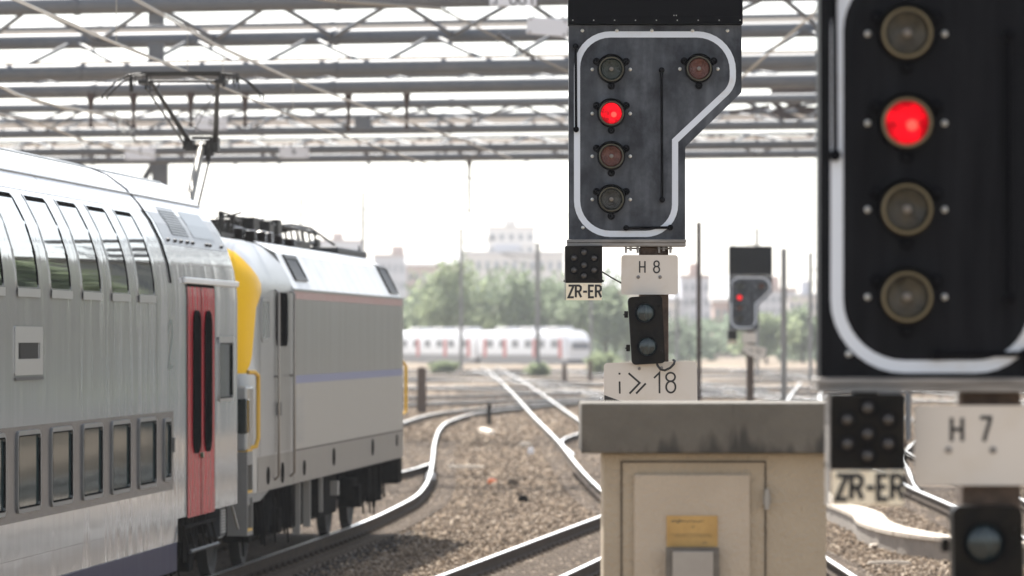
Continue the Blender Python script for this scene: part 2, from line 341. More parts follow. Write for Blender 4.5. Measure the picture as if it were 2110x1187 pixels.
def track(label, pts, sleepers=(0, 0), step=2.0, group='railway tracks of the yard', dz=0., web=None):
    global sleeper_mesh
    root = empty('railway_track', (pts[0][0], pts[0][1], 0), label=label, category='railway track', group=group)
    c = resample(pts, step); org = Vector((pts[0][0], pts[0][1], 0))
    for sgn in (-1, 1):
        b = MB(); vs = []; n = len(RP)
        for i, p in enumerate(c):
            d = (c[min(i+1, len(c)-1)]-c[max(i-1, 0)]).normalized(); nx = Vector((d.y, -d.x, 0)); q = p-org+nx*GA*sgn
            vs += [(q.x+nx.x*u, q.y+nx.y*u, v_+dz) for u, v_ in RP]
        for k in range(n):
            top = k in (6, 7, 8)
            b.add(vs, [(i*n+k, i*n+(k+1) % n, (i+1)*n+(k+1) % n, (i+1)*n+k) for i in range(len(c)-1)], 0 if top else 1) if False else None
        fs = []; ms = []
        for i in range(len(c)-1):
            for k in range(n):
                fs.append((i*n+k, i*n+(k+1) % n, (i+1)*n+(k+1) % n, (i+1)*n+k)); ms.append(0 if k in (6, 7, 8) else 1)
        b.V = vs; b.F = fs; b.M = ms
        b.build('rail', [M_railtop, web or M_railside], root)
    if sleepers[1] > sleepers[0]:
        if sleeper_mesh is None:
            b = MB(); b.box(-1.3, 1.3, -.13, .13, -.14, 0)
            for x in (-GA, GA):
                b.box(x-.17, x+.17, -.09, .09, 0, .018, 1)
                for s_ in (-.11, .11): b.box(x+s_-.02, x+s_+.02, -.03, .03, .018, .05, 1)
            s0 = b.build('sleeper', [M_sleeper, M_railside], root, bevel=.008); sleeper_mesh = s0.data; bpy.data.objects.remove(s0)
        cc = resample(pts, .05); acc = 0; last = None; cnt = 0; far = MB()
        for i in range(1, len(cc)):
            acc += (cc[i]-cc[i-1]).length
            if acc >= .62:
                acc = 0; p = cc[i]
                if sleepers[0] <= p.y <= sleepers[1]:
                    d = (cc[i]-cc[i-1]).normalized(); a_ = math.atan2(-d.x, d.y)
                    if cnt < 98:
                        s_ = bpy.data.objects.new('sleeper', sleeper_mesh); C.objects.link(s_); s_.parent = root
                        s_.location = (p.x-org.x, p.y-org.y, -.178+dz); s_.rotation_euler = (0, 0, a_+random.uniform(-.01, .01)); cnt += 1
                    else:
                        far.box(-1.3, 1.3, -.13, .13, -.14, 0, 0, Matrix.Translation((p.x-org.x, p.y-org.y, -.178+dz)) @ Matrix.Rotation(a_, 4, 'Z'))
        if far.V: far.build('sleeper_run', M_sleeper, root, kind='stuff')
    return root
track('track under the grey train, its right rail shining in front of the locomotive wheels',
      [(.07598*15-9.136, 15), (.07598*55-9.136, 55), (.07598*78-9.136, 78), (-2.70, 87.9), (-2.52, 93.5), (-2.50, 103.8), (-2.65, 117.7), (-2.95, 141), (-3.10, 163), (-2.92, 178), (-1.85, 198), (1.9, 225), (6.5, 250), (14, 285)], (50, 150))
track('track crossing the bottom of the picture to the left of the concrete cabinet',
      [(-3.6, 30), (-.15, 61), (2.25, 82), (4.8, 104), (7.5, 130), (10, 160), (14, 220)], (50, 120), dz=-.003)
track('track running straight back from behind the concrete cabinet towards the far white railcar',
      [(3.4, 30), (3.45, 66), (3.1, 80), (2.48, 97), (2.06, 143.7), (1.55, 189), (.85, 260), (-.58, 383), (-2.5, 520)], (50, 160), dz=-.006)
track('track behind the near signal on the right beyond the pale cable trough',
      [(7.7, 30), (8.5, 88), (8.65, 100), (9.3, 125), (10.5, 160), (13, 220), (20, 330)], (55, 120), dz=-.001)
track('diverging track curving away to the right behind the nearer signal route lamp',
      [(8.62, 96), (9.5, 109), (10.6, 125), (13.2, 148), (19, 185), (30, 240)], (100, 150), dz=-.008)
track('short diverging track leaving the straight middle track towards the right',
      [(2.3, 125), (2.2, 143), (3.1, 157), (5.0, 178), (9, 210), (18, 260)], dz=-.010)
track('track left of the grey train partly hidden behind the locomotive',
      [(-8.6, 60), (-5.6, 85), (-4.15, 100), (-3.05, 111), (-2.66, 117)], (70, 117), dz=-.012)
yard = [([(-14, 190), (-2, 232), (12, 262), (34, 300)], 'nearest'), ([(-18, 215), (0, 262), (18, 300), (45, 345)], 'second'), ([(26, 225), (8, 262), (-10, 315), (-26, 380)], 'leftward'),
        ([(-24, 255), (-4, 300), (20, 348), (60, 410)], 'third'), ([(34, 262), (14, 310), (-8, 370), (-34, 460)], 'crossing'), ([(-30, 300), (-5, 350), (25, 400), (80, 480)], 'fourth'),
        ([(44, 320), (20, 372), (-6, 430), (-40, 500)], 'farther leftward'), ([(-36, 350), (0, 400), (40, 450)], 'fifth'), ([(8, 190), (5, 260), (.5, 350), (-3, 470)], 'steep'), ([(14, 180), (13, 280), (9, 400), (4, 480)], 'steep right'),
        ([(-42, 400), (0, 445), (50, 500)], 'sixth'), ([(-60, 452), (0, 474), (60, 500)], 'farthest'), ([(22, 170), (24, 260), (23, 400), (20, 500)], 'far right')]
for i, (p, nm) in enumerate(yard):
    track('%s blurred track of the sunlit yard fan in front of the far railcar' % nm, p, step=6., web=M_web, dz=-.014-.002*i)
# ================================================================ SIGNALS
def make_signal(loc, label, letters, dz, plate_off=(0, 0), zr_off=(0, 0), dw_off=(0, 0), dwtilt=True, speed=True, rim=None, clamps=True, board=None, lens=None, dwarf=True, sp_up=0, sp_tilt=0, lw=1.):
    S = 275.7; root = empty('railway_signal', loc, label=label, category='railway signal', group='red colour light signals with angular black boards')
    def u(px): return (px-1345)/S
    def v_(py): return (HY-py)/S+H+dz
    def UV(l): return [(u(a), v_(b)) for a, b in l]
    # board
    out = UV([(1172, 52), (1172, 493), (1412, 493), (1412, 303), (1528, 190), (1528, 52)])
    MB().prism(out, 0, .24).build('board', board or M_panel, root, bevel=.008)
    cl = UV([(1189, 71), (1189, 482), (1391, 482), (1391, 290), (1510, 178), (1510, 71)])
    band = rpoly(cl, [.25, .25, .22, .0, .17, .27], 9)
    band = [p for i, p in enumerate(band) if (Vector(p)-Vector(band[i-1])).length > .004]
    MB().ribbon(band, .046, -.0035, closed=True).build('outline_band', M_band, root)
    b = MB(); b.box(u(1170.5), u(1529.5), -.07, .27, v_(50), v_(-190)); b.box(u(1171), u(1529), -.074, -.071, v_(50)+.01, v_(38)+.01)
    for k in range(9): b.lathe([(.006, -.075), (.004, -.082)], (u(1180+k*43), 0, v_(43)), 6, 1)
    for x in (1388, 1393): b.lathe([(.005, -.071), (.004, -.078)], (u(x), 0, v_(33)), 6, 1)
    b.build('indicator_box', [M_black, M_bolt], root, bevel=.004)
    # lamps
    def lamp(px, py, mlens, hot=False):
        mlens = mlens if hot else (lens or mlens)
        c = (u(px), 0, v_(py)); b = MB()
        b.lathe([(.105, .0), (.105, -.02), (.098, -.03)], c, 32, 1)
        b.lathe([(.099, -.029), (.099, -.058), (.094, -.060)], c, 32, 1, cap=False); b.lathe([(.0935, -.0601), (.090, -.064), (.084, -.064), (.082, -.058)], c, 32, 0, cap=False); b.lathe([(.082, -.0578), (.078, -.034), (.070, -.032)], c, 32, 1, cap=False)
        for a_ in (28, 152, 270):
            q = (c[0]+.125*math.cos(R(a_)), 0, c[2]+.125*math.sin(R(a_))); b.lathe([(.028, 0), (.028, -.014), (.012, -.018)], q, 12, 1)
            b.lathe([(.011, -.018), (.009, -.03)], q, 6, 1)
        o = b.build('lamp', [rim or M_brass, M_black], root, smooth=True)
        l = MB(); prof = []
        for k in range(15):
            r = .078*(1-k/15.); prof.append((r, -.032-.022*math.sqrt(max(0, 1-(r/.081)**2))+(.003 if k % 2 else 0)))
        prof.append((.0001, -.058)); l.lathe(prof, c, 32)
        if hot:
            l.lathe([(.022, -.0575), (.018, -.062), (.0001, -.064)], (c[0]+.018, c[1], c[2]-.01), 10, 1)
        else: l.lathe([(.016, -.0575), (.012, -.062), (.0001, -.064)], c, 10, 1)
        l.build('lens', [mlens, M_lhot if hot else M_lcore], o, smooth=True)
        h = MB(); vs = []; nn = 16
        for r, dy in ((.106, -.028), (.113, -.075)):
            for k in range(nn+1): t = R(lerp(12, 168, k/nn)); vs.append((c[0]+r*math.cos(t), dy*(1 if dy > -.05 else .55+.45*math.sin(t)), c[2]+r*math.sin(t)))
        for r, dy in ((.102, -.028), (.109, -.075)):
            for k in range(nn+1): t = R(lerp(12, 168, k/nn)); vs.append((c[0]+r*math.cos(t), dy*(1 if dy > -.05 else .55+.45*math.sin(t)), c[2]+r*math.sin(t)))
        m_ = nn+1; fs = [(k, k+1, m_+k+1, m_+k) for k in range(nn)]+[(2*m_+k, 3*m_+k, 3*m_+k+1, 2*m_+k+1) for k in range(nn)]+[(m_+k, m_+k+1, 3*m_+k+1, 3*m_+k) for k in range(nn)]
        h.add(vs, fs).build('hood', M_black, o, smooth=True)
        for s_ in (-1, 1): bolt(px+s_*39, py)
    bm_ = []
    def bolt(px, py, r=.016):
        if not bm_:
            o = MB().lathe([(.016, 0), (.016, -.006), (.009, -.012), (.0001, -.014)], (0, 0, 0), 10).build('bolt', M_bolt, root, smooth=True); bm_.append(o)
        else: o = bm_[0].copy(); C.objects.link(o); o.parent = root
        o.location = (u(px), -.001, v_(py)); o.scale = (.75, 1, .75) if lw > 1 else (.85, 1, .85)
    lamp(1259.5, 143, M_lgreen); lamp(1259.5, 234, M_lred, True); lamp(1259.5, 322, M_lamber); lamp(1259.5, 411, M_lwhite); lamp(1440, 142, M_lamber)
    for px in (1200, 1271, 1343, 1427, 1499): bolt(px, 63)
    bolt(1201, 469)
    for (a_, b_) in (((1186, 96), (1187, 267)), ((1363, 145), (1364, 412)), ((1290, 470), (1381, 469))):
        r = MB(); r.tube([(u(a_[0]), -.03, v_(a_[1])), (u(b_[0]), -.03, v_(b_[1]))], .010, 8)
        for q in (a_, b_): r.lathe([(.022, 0), (.022, -.045), (.01, -.05)], (u(q[0]), 0, v_(q[1])), 12)
        r.build('lifting_rod', M_black, root, smooth=True)
    b = MB(); b.box(u(1168), u(1413.5), -.05, .26, v_(500), v_(493.5)); b.box(u(1168.5), u(1413), -.042, .25, v_(508), v_(500.5)); b.build('ledge', M_galv, root, bevel=.004)
    for x0 in (1288, 1356) if clamps else ():
        b = MB(); b.box(u(x0), u(x0+4), -.03, .12, v_(521), v_(508.5)); b.box(u(x0+24), u(x0+28), -.03, .12, v_(521), v_(508.5)); b.box(u(x0+9), u(x0+14), -.02, .05, v_(517), v_(508.5)); b.tube([(u(x0-1), .0, v_(512)), (u(x0+30), .0, v_(512))], .008, 6)
        b.build('clamp', M_galv, root)
    MB().box(u(1318), u(1378), .05, .25, 0, v_(508.5)).build('post', M_rust, root, bevel=.01)
    b = MB(); b.box(-.3, .3, -.1, .4, -.25, .02); b.build('base', M_cap, root)
    # number plate
    ox, oz = plate_off
    b = MB(); b.prism([(x+ox, z+oz) for x, z in rrect(u(1280), u(1397), v_(607), v_(525.5), .022)], -.012, .0)
    pl = b.build('number_plate', M_plate, root, bevel=.003)
    b = MB(); letters and write(b, letters, u(1318)+ox, v_(562)+oz, 24/S, lw*3.0/S, -.0135, xs=.98, gap=.26)
    if b.V: b.build('lettering', M_letter, pl)
    for px in (1315, 1360):
        MB().lathe([(.013, -.012), (.013, -.018), (.005, -.024)], (u(px)+ox, 0, v_(571)+oz), 10).build('plate_bolt', M_galv, pl, smooth=True)
    # shunting light
    ox, oz = dw_off
    poly = [(1293, 613), (1302, 752), (1370, 748), (1363, 608)] if dwtilt else [(1296, 608), (1299, 746), (1369, 746), (1367, 608)]
    sh = None
    b = MB(); b.prism([(x+ox, z+oz) for x, z in rpoly(UV(poly), .03)], -.11, .045)
    for q in ((1289, 647), (1293, 716)): b.box(u(q[0]-3)+ox, u(q[0]+5)+ox, -.06, -.02, v_(q[1]+8)+oz, v_(q[1]-6)+oz); b.box(u(q[0]-5)+ox, u(q[0]+5)+ox, -.05, -.03, v_(q[1]+3)+oz, v_(q[1])+oz)
    for q in ((1358, 631), (1362, 724)): b.lathe([(.012, -.11), (.012, -.12)], (u(q[0])+ox, 0, v_(q[1])+oz), 8, 0)
    if dwarf: sh = b.build('shunting_light', M_blackbox, root, bevel=.012)
    for q in ((1328, 645), (1333, 714)) if dwarf else ():
        c = (u(q[0])+ox, 0, v_(q[1])+oz)
        MB().lathe([(.078, -.109), (.078, -.128), (.070, -.128), (.068, -.112)], c, 28).build('bezel', M_black, sh, smooth=True)
        MB().lathe([(.069, -.1115), (.055, -.119), (.03, -.1235), (.0001, -.125)], c, 28).build('lens', M_lcyan, sh, smooth=True)
    # speed plate
    if speed:
        b = MB(); pts = rpoly(UV([(1244, 748), (1244, 838), (1437, 836), (1435, 744)]), [.03, .03, .03, .03]); b.prism(pts, -.030, -.018)
        sp = b.build('speed_plate', M_plate, root, bevel=.003)
        b = MB(); b.ribbon(UV([(1276.5, 786), (1277, 811)]), 3.6/S, -.0315); b.ribbon(UV([(1276.3, 768), (1276.3, 772)]), 4/S, -.0315)
        b.ribbon(UV([(1295, 769), (1318, 789), (1297, 811)]), 4/S, -.0318); b.ribbon(UV([(1330.5, 790), (1310.5, 811)]), 4/S, -.0318)
        b.ribbon(UV([(1347.5, 779), (1358.5, 768), (1358.8, 810.5)]), 3.7/S, -.0315)
        b.ribbon([(u(1381.5)+9.3/S*math.cos(t*PI/12), v_(776.8)+8.8/S*math.sin(t*PI/12)) for t in range(24)], 3.7/S, -.0318, closed=True)
        b.ribbon([(u(1382)+9.6/S*math.cos(t*PI/12), v_(797.3)+11.6/S*math.sin(t*PI/12)) for t in range(24)], 3.7/S, -.0322, closed=True)
        b.add([(u(1245), -.0316, v_(814)), (u(1245), -.0316, v_(834)), (u(1300), -.0316, v_(834))], [(0, 1, 2)])
        b.build('lettering', M_letter, sp)
        for q in ((1317, 760), (1363, 758)): MB().lathe([(.012, -.030), (.012, -.036), (.005, -.041)], (u(q[0]), 0, v_(q[1])), 8).build('plate_bolt', M_galv, sp)
        pts = [(u(1352), -.09, v_(745)), (u(1354), -.10, v_(753)), (u(1360), -.10, v_(761)), (u(1369), -.10, v_(763)), (u(1380), -.10, v_(758)), (u(1388), -.09, v_(750)), (u(1390), -.05, v_(744)), (u(1388), .05, v_(742))]
        MB().tube(pts, .009, 8).build('cable', M_cable, root, smooth=True)
        if sp_up:
            q = Matrix.Translation((u(1340)+.15, 0, v_(790)+sp_up)) @ Matrix.Rotation(R(sp_tilt), 4, 'Y') @ Matrix.Translation((-u(1340), 0, -v_(790))); sp.matrix_basis = q
    # route lamp box
    ox, oz = zr_off
    b = MB(); b.box(u(1165)+ox, u(1240.5)+ox, -.14, .08, v_(583)+oz, v_(507)+oz)
    for x in (1163.5, 1242): b.lathe([(.010, -.02), (.010, .02)], (u(x)+ox, 0, v_(579)+oz), 8)
    b.box(u(1190)+ox, u(1215)+ox, -.03, .05, v_(507)+oz, v_(507)+.03+oz) ; rb = b.build('route_lamp_box', M_blackbox, root, bevel=.004)
    MB().box(u(1165)+ox-.006, u(1165)+ox-.002, -.142, .08, v_(620)+oz, v_(509)+oz).build('side_rail', M_galv, rb)
    for q in ((1202.5, 520.5), (1182, 532.5), (1223.5, 532.5), (1202.5, 547), (1182, 557), (1223.5, 557), (1202.5, 569)):
        c = (u(q[0])+ox, 0, v_(q[1])+oz)
        l = MB(); l.lathe([(.034, -.14), (.034, -.150), (.026, -.150), (.024, -.143)], c, 18, 1); l.lathe([(.024, -.1415), (.018, -.147), (.0001, -.149)], c, 16, 0); l.build('lens', [M_small, M_black], rb, smooth=True)
    zp = MB().box(u(1166)+ox, u(1239)+ox, -.144, -.134, v_(619)+oz, v_(583.8)+oz).build('route_plate', M_zplate, root, bevel=.003)
    b = MB(); write(b, 'ZR-ER', u(1171)+ox, v_(613)+oz, 24/S, (1.2 if lw > 1 else 1)*4.4/S, -.1465, xs=.99, gap=.17); b.build('lettering', M_letter, zp)
    MB().tube([(u(1241)+ox, .03, v_(560)+oz), (u(1262), .04, v_(573)), (u(1292), .05, v_(589))], .006, 6).build('cable', M_cable, root)
    return root
make_signal(((1345-CX)*37/F, 37, 0), 'sharp signal in the middle with cream plate H 8 and a red lamp lit', 'H 8', 0)
make_signal((812/F*18.28+.310, 18.28, 0), 'nearest and largest signal at the right edge with plate H 7, blurred', 'H 7', -.885, plate_off=(-.045, .015), zr_off=(.055, -.010), dw_off=(.03, -.055), dwtilt=False, speed=False, clamps=False, lw=1.35, rim=mat('cream_lamp_rim', (.15, .118, .062), .45, .2), board=mat('near_black_board', (.003, .0032, .0045), .5, spec=.06, col2=(.012, .0125, .015), vscale=2, stretch=(6, 1, .6)), lens=mat('lens_dull_yellow', (.016, .014, .008), .2, coat=.15, bump=.3, bscale=60, col2=(.075, .06, .035), vscale=16))
make_signal(((1524-CX)*148/F+.310, 148, 0), 'small far signal between the two large ones, red lamp glowing, leaning cream plate', '', -.46, zr_off=(-.02, 0), dwarf=False, sp_up=.42, sp_tilt=14)
# ================================================================ CABINET
def cabinet():
    S = 425.; D0 = 24.; root = empty('relay_cabinet', ((1470-CX)*D0/F, D0, 0), label='beige concrete equipment cabinet with grey cap standing in front of the H 8 signal', category='cabinet')
    def u(px): return (px-1470)/S
    def v_(py): return (HY-py)/S+H
    b = MB(); b.box(u(1243), u(1703), 0, .7, -.25, v_(933)); b.build('body', M_conc, root, bevel=.012)
    mc = mat('stained_concrete_cap', (.085, .076, .064), .9, col2=(.15, .135, .112), vscale=2.2, bump=.5, bscale=25, thr=(.3, .7)); t = mc.node_tree; bs = t.nodes['Principled BSDF']; tc = [n for n in t.nodes if n.type == 'TEX_COORD'][0]
    mp = t.nodes.new('ShaderNodeMapping'); mp.inputs['Scale'].default_value = (9, 3, 2.2); t.links.new(tc.outputs['Object'], mp.inputs[0]); n = t.nodes.new('ShaderNodeTexNoise'); n.inputs['Scale'].default_value = 1; n.inputs['Detail'].default_value = 3; t.links.new(mp.outputs[0], n.inputs['Vector'])
    sx = t.nodes.new('ShaderNodeSeparateXYZ'); t.links.new(tc.outputs['Object'], sx.inputs[0]); mr = t.nodes.new('ShaderNodeMapRange'); mr.inputs[1].default_value = v_(933); mr.inputs[2].default_value = v_(868); mr.inputs[3].default_value = .22; mr.inputs[4].default_value = -.12; t.links.new(sx.outputs[2], mr.inputs[0])
    ad = t.nodes.new('ShaderNodeMath'); ad.operation = 'ADD'; t.links.new(n.outputs[0], ad.inputs[0]); t.links.new(mr.outputs[0], ad.inputs[1]); r = t.nodes.new('ShaderNodeValToRGB'); r.color_ramp.elements[0].position = .58; r.color_ramp.elements[1].position = .74; r.color_ramp.elements[0].color = (1, 1, 1, 1); r.color_ramp.elements[1].color = (.38, .39, .41, 1); t.links.new(ad.outputs[0], r.inputs[0])
    x = t.nodes.new('ShaderNodeMix'); x.data_type = 'RGBA'; x.blend_type = 'MULTIPLY'; x.inputs[0].default_value = 1; t.links.new(bs.inputs['Base Color'].links[0].from_socket, x.inputs[6]); t.links.new(r.outputs[0], x.inputs[7]); t.links.new(x.outputs[2], bs.inputs['Base Color'])
    b = MB(); b.box(u(1197), u(1749), -.12, .82, v_(933), v_(830)); b.build('cap', mc, root, bevel=.01)
    # door: surround strips, recessed joint, raised centre panel
    b = MB(); 
    b.box(u(1283), u(1575), -.006, -.001, .35, v_(953)); d = b.build('door', M_conc, root, bevel=.003)
    b = MB()
    for x in (1279, 1576): b.box(u(x), u(x+2.4), -.0085, -.0005, .35, v_(950))
    b.box(u(1282), u(1576), -.0085, -.0005, v_(953), v_(950)); b.build('door_gap', mat('dirty_joint', (.07, .052, .036), .9), d)
    MB().box(u(1306), u(1545), -.028, -.0065, .55, v_(977)).build('door_panel', M_conc2, d, bevel=.008)
    b = MB(); b.box(u(1575), u(1584), -.05, -.009, v_(1050), v_(1008)); b.box(u(1572), u(1587), -.03, -.009, v_(1040), v_(1018)); b.build('hinge', mat('dull_hinge', (.30, .28, .25), .6), d, bevel=.003)
    lb = MB().box(u(1373), u(1478), -.036, -.0285, v_(1126), v_(1062)).build('paper_label', M_label, d)
    b = MB(); random.seed(3)
    def scribble(x0, x1, y, h, wd, k=0):
        pts = []; n = int((x1-x0)/2.2)
        for i in range(n+1): pts.append((u(lerp(x0, x1, i/n)), v_(y)+random.uniform(-h, h)/S))
        b.ribbon(pts, wd/S, -.0372-.0003*k)
    scribble(1383, 1402, 1073, 3.5, 2.6); scribble(1403, 1450, 1074, 2.0, 1.6); scribble(1424, 1430, 1086, 3, 1.6); scribble(1382, 1466, 1101, 1.3, 1.0); scribble(1390, 1466, 1105, 1, .8, 1); scribble(1446, 1456, 1118, 1.6, 1.2)
    b.build('lettering', mat('faded_ink', (.14, .11, .06), .7), lb)
    b = MB(); b.prism([(u(1364), v_(1480)), (u(1372), v_(1128)), (u(1480), v_(1128)), (u(1486), v_(1480))], -.10, -.029)
    b.build('handle_cover', M_cap, d, bevel=.02)
    MB().box(u(1384), u(1468), -.112, -.101, v_(1460), v_(1134)).build('cover_plate', mat('pale_grey_metal', (.36, .33, .29), .7, col2=(.28, .25, .22), vscale=3), d, bevel=.005)
    return root
cabinet()
# ================================================================ TRAINS
TH = math.atan(.07598); CT = math.cos(TH)
def px2D(px): return 78700/(1830-px)
def train_root(name, D0, **tags): return empty(name, (.07598*D0-9.136, D0, 0), -TH, **tags)
class Side:                                   # features laid on a vehicle's right side, following its cross-section
    def __init__(s, prof, D0): s.p = sorted([(z, x) for x, z in prof]); s.D0 = D0; s.zs = [q[0] for q in s.p]; s.xs = [q[1] for q in s.p]
    def X(s, z): return interp(z, s.zs, s.xs)
    def y(s, px): return (px2D(px)-s.D0+.107)/CT
    def z(s, px, py): D = px2D(px); return H+(HY-py)*D/F
    def patch(s, b, y0, y1, z0, z1, r=.0, off=.003, mi=0):
        rows = []
        if r > 0:
            for k in range(6): t = k/5*PI/2; rows.append((z0+r*(1-math.cos(t)), r*(1-math.sin(t))))
        else: rows.append((z0, 0))
        n = max(1, int((z1-z0-2*r)/.10))
        for k in range(1, n): rows.append((lerp(z0+r, z1-r, k/n), 0))
        if r > 0:
            for k in range(6): t = (5-k)/5*PI/2; rows.append((z1-r*(1-math.cos(t)), r*(1-math.sin(t))))
        else: rows.append((z1, 0))
        vs = []
        for z, i in rows: x = s.X(z)+off; vs += [(x, y0+i, z), (x, y1-i, z)]
        b.add(vs, [(2*k, 2*k+1, 2*k+3, 2*k+2) for k in range(len(rows)-1)], mi); return b
    def ring(s, b, y0, y1, z0, z1, r, wd, off=.012, mi=0, base=0.):
        def lp(y0, y1, z0, z1, r):
            p = []; n = 8
            c = rrect(y0, y1, z0, z1, max(r, .004), 4)
            # 5 points per corner: BR, TR, TL, BL ; subdivide vertical edges
            BR, TR, TL, BL = c[0:5], c[5:10], c[10:15], c[15:20]
            p += BR+[tuple(Vector(BR[-1]).lerp(Vector(TR[0]), k/n)) for k in range(1, n)]+TR+TL+[tuple(Vector(TL[-1]).lerp(Vector(BL[0]), k/n)) for k in range(1, n)]+BL
            return p
        o = lp(y0, y1, z0, z1, r); i = lp(y0+wd, y1-wd, z0+wd, z1-wd, max(r-wd, .01)); n = len(o)
        vs = [(s.X(z)+off, y, z) for y, z in o]+[(s.X(z)+off, y, z) for y, z in i]+[(s.X(z)+base, y, z) for y, z in o]+[(s.X(z)+base, y, z) for y, z in i]
        for k in range(n):
            q = (k+1) % n; b.add([vs[k], vs[q], vs[n+q], vs[n+k], vs[2*n+k], vs[2*n+q], vs[3*n+q], vs[3*n+k]], [(0, 1, 2, 3), (4, 5, 1, 0), (3, 2, 6, 7)], mi)
        return b
def loft(b, secs, mi=0, cap=True):
    n = len(secs[0]); vs = [p for s_ in secs for p in s_]
    fs = [(i*n+k, i*n+(k+1) % n, (i+1)*n+(k+1) % n, (i+1)*n+k) for i in range(len(secs)-1) for k in range(n)]
    if cap: fs += [tuple(range(n)), tuple(range((len(secs)-1)*n, len(secs)*n))]
    return b.add(vs, fs, mi)
def wheelset(root, y, r, name='wheel'):
    for sx in (-1, 1):
        MB().lathe([(r*.25, sx*.70-.04), (r*.9, sx*.70-.04), (r, sx*.70-.05), (r+.03 if sx > 0 else r, sx*.70-.065), (r, sx*.70+.065), (r*.86, sx*.70+.06), (r*.80, sx*.70+.03), (r*.3, sx*.70+.03), (r*.25, sx*.70+.08), (.001, sx*.70+.08)], (0, y, r), 32, axis='x').build(name, mat('wheel_steel', (.018, .015, .012), .7, .2), root, smooth=True)
def bogie(root, yc, wb, r, seed=0):
    rr = random.Random(seed); b = MB()
    for sx in (-1, 1):
        b.box(sx*1.08-.07, sx*1.08+.07, yc-wb/2-.5, yc-wb/2+.5, r+.02, r+.26); b.box(sx*1.08-.07, sx*1.08+.07, yc+wb/2-.5, yc+wb/2+.5, r+.02, r+.26)
        b.box(sx*1.08-.08, sx*1.08+.08, yc-wb/2+.5, yc+wb/2-.5, r-.14, r+.14)
        for w_ in (-1, 1):
            b.box(sx*1.08-.16, sx*1.08+.16, yc+w_*wb/2-.17, yc+w_*wb/2+.17, r-.17, r+.15)
            for q in (-.38, .38): b.lathe([(.10, -.16), (.10, .16)], (sx*1.08, yc+w_*wb/2+q, r+.1), 12, axis='z')
        for q in (-.3, .3): b.lathe([(.13, -.2), (.13, .2)], (sx*1.02, yc+q, r+.28), 14, axis='z')
        b.tube([(sx*1.2, yc-.7, r+.3), (sx*1.22, yc-.1, r-.1), (sx*1.2, yc+.7, r+.35)], .05, 8)
    b.box(-1., 1., yc-.3, yc+.3, r-.1, r+.15)
    bo = b.build('bogie', M_under, root)
    for w_ in (-1, 1): wheelset(bo, yc+w_*wb/2, r)
    for k in range(14):
        c = MB()
        y = yc+rr.uniform(-wb/2-.6, wb/2+.7); x = 1.25+rr.uniform(-.2, .08); L = rr.uniform(.3, .75); z = .98
        c.tube([(x, y, z), (x+.02, y+.03, z-L*.7), (x+.02, y+.12, z-L), (x, y+.22, z-L*.8), (x-.02, y+.25, z-.1)], .016, 6); c.build('hose', M_under, bo)
    for k in range(5):
        y = yc+rr.uniform(-wb/2-.5, wb/2+.5); MB().box(1.18, 1.28, y, y+rr.uniform(.08, .3), .98-rr.uniform(.3, .6), .97).build('brake_box', M_under, bo)
    return bo
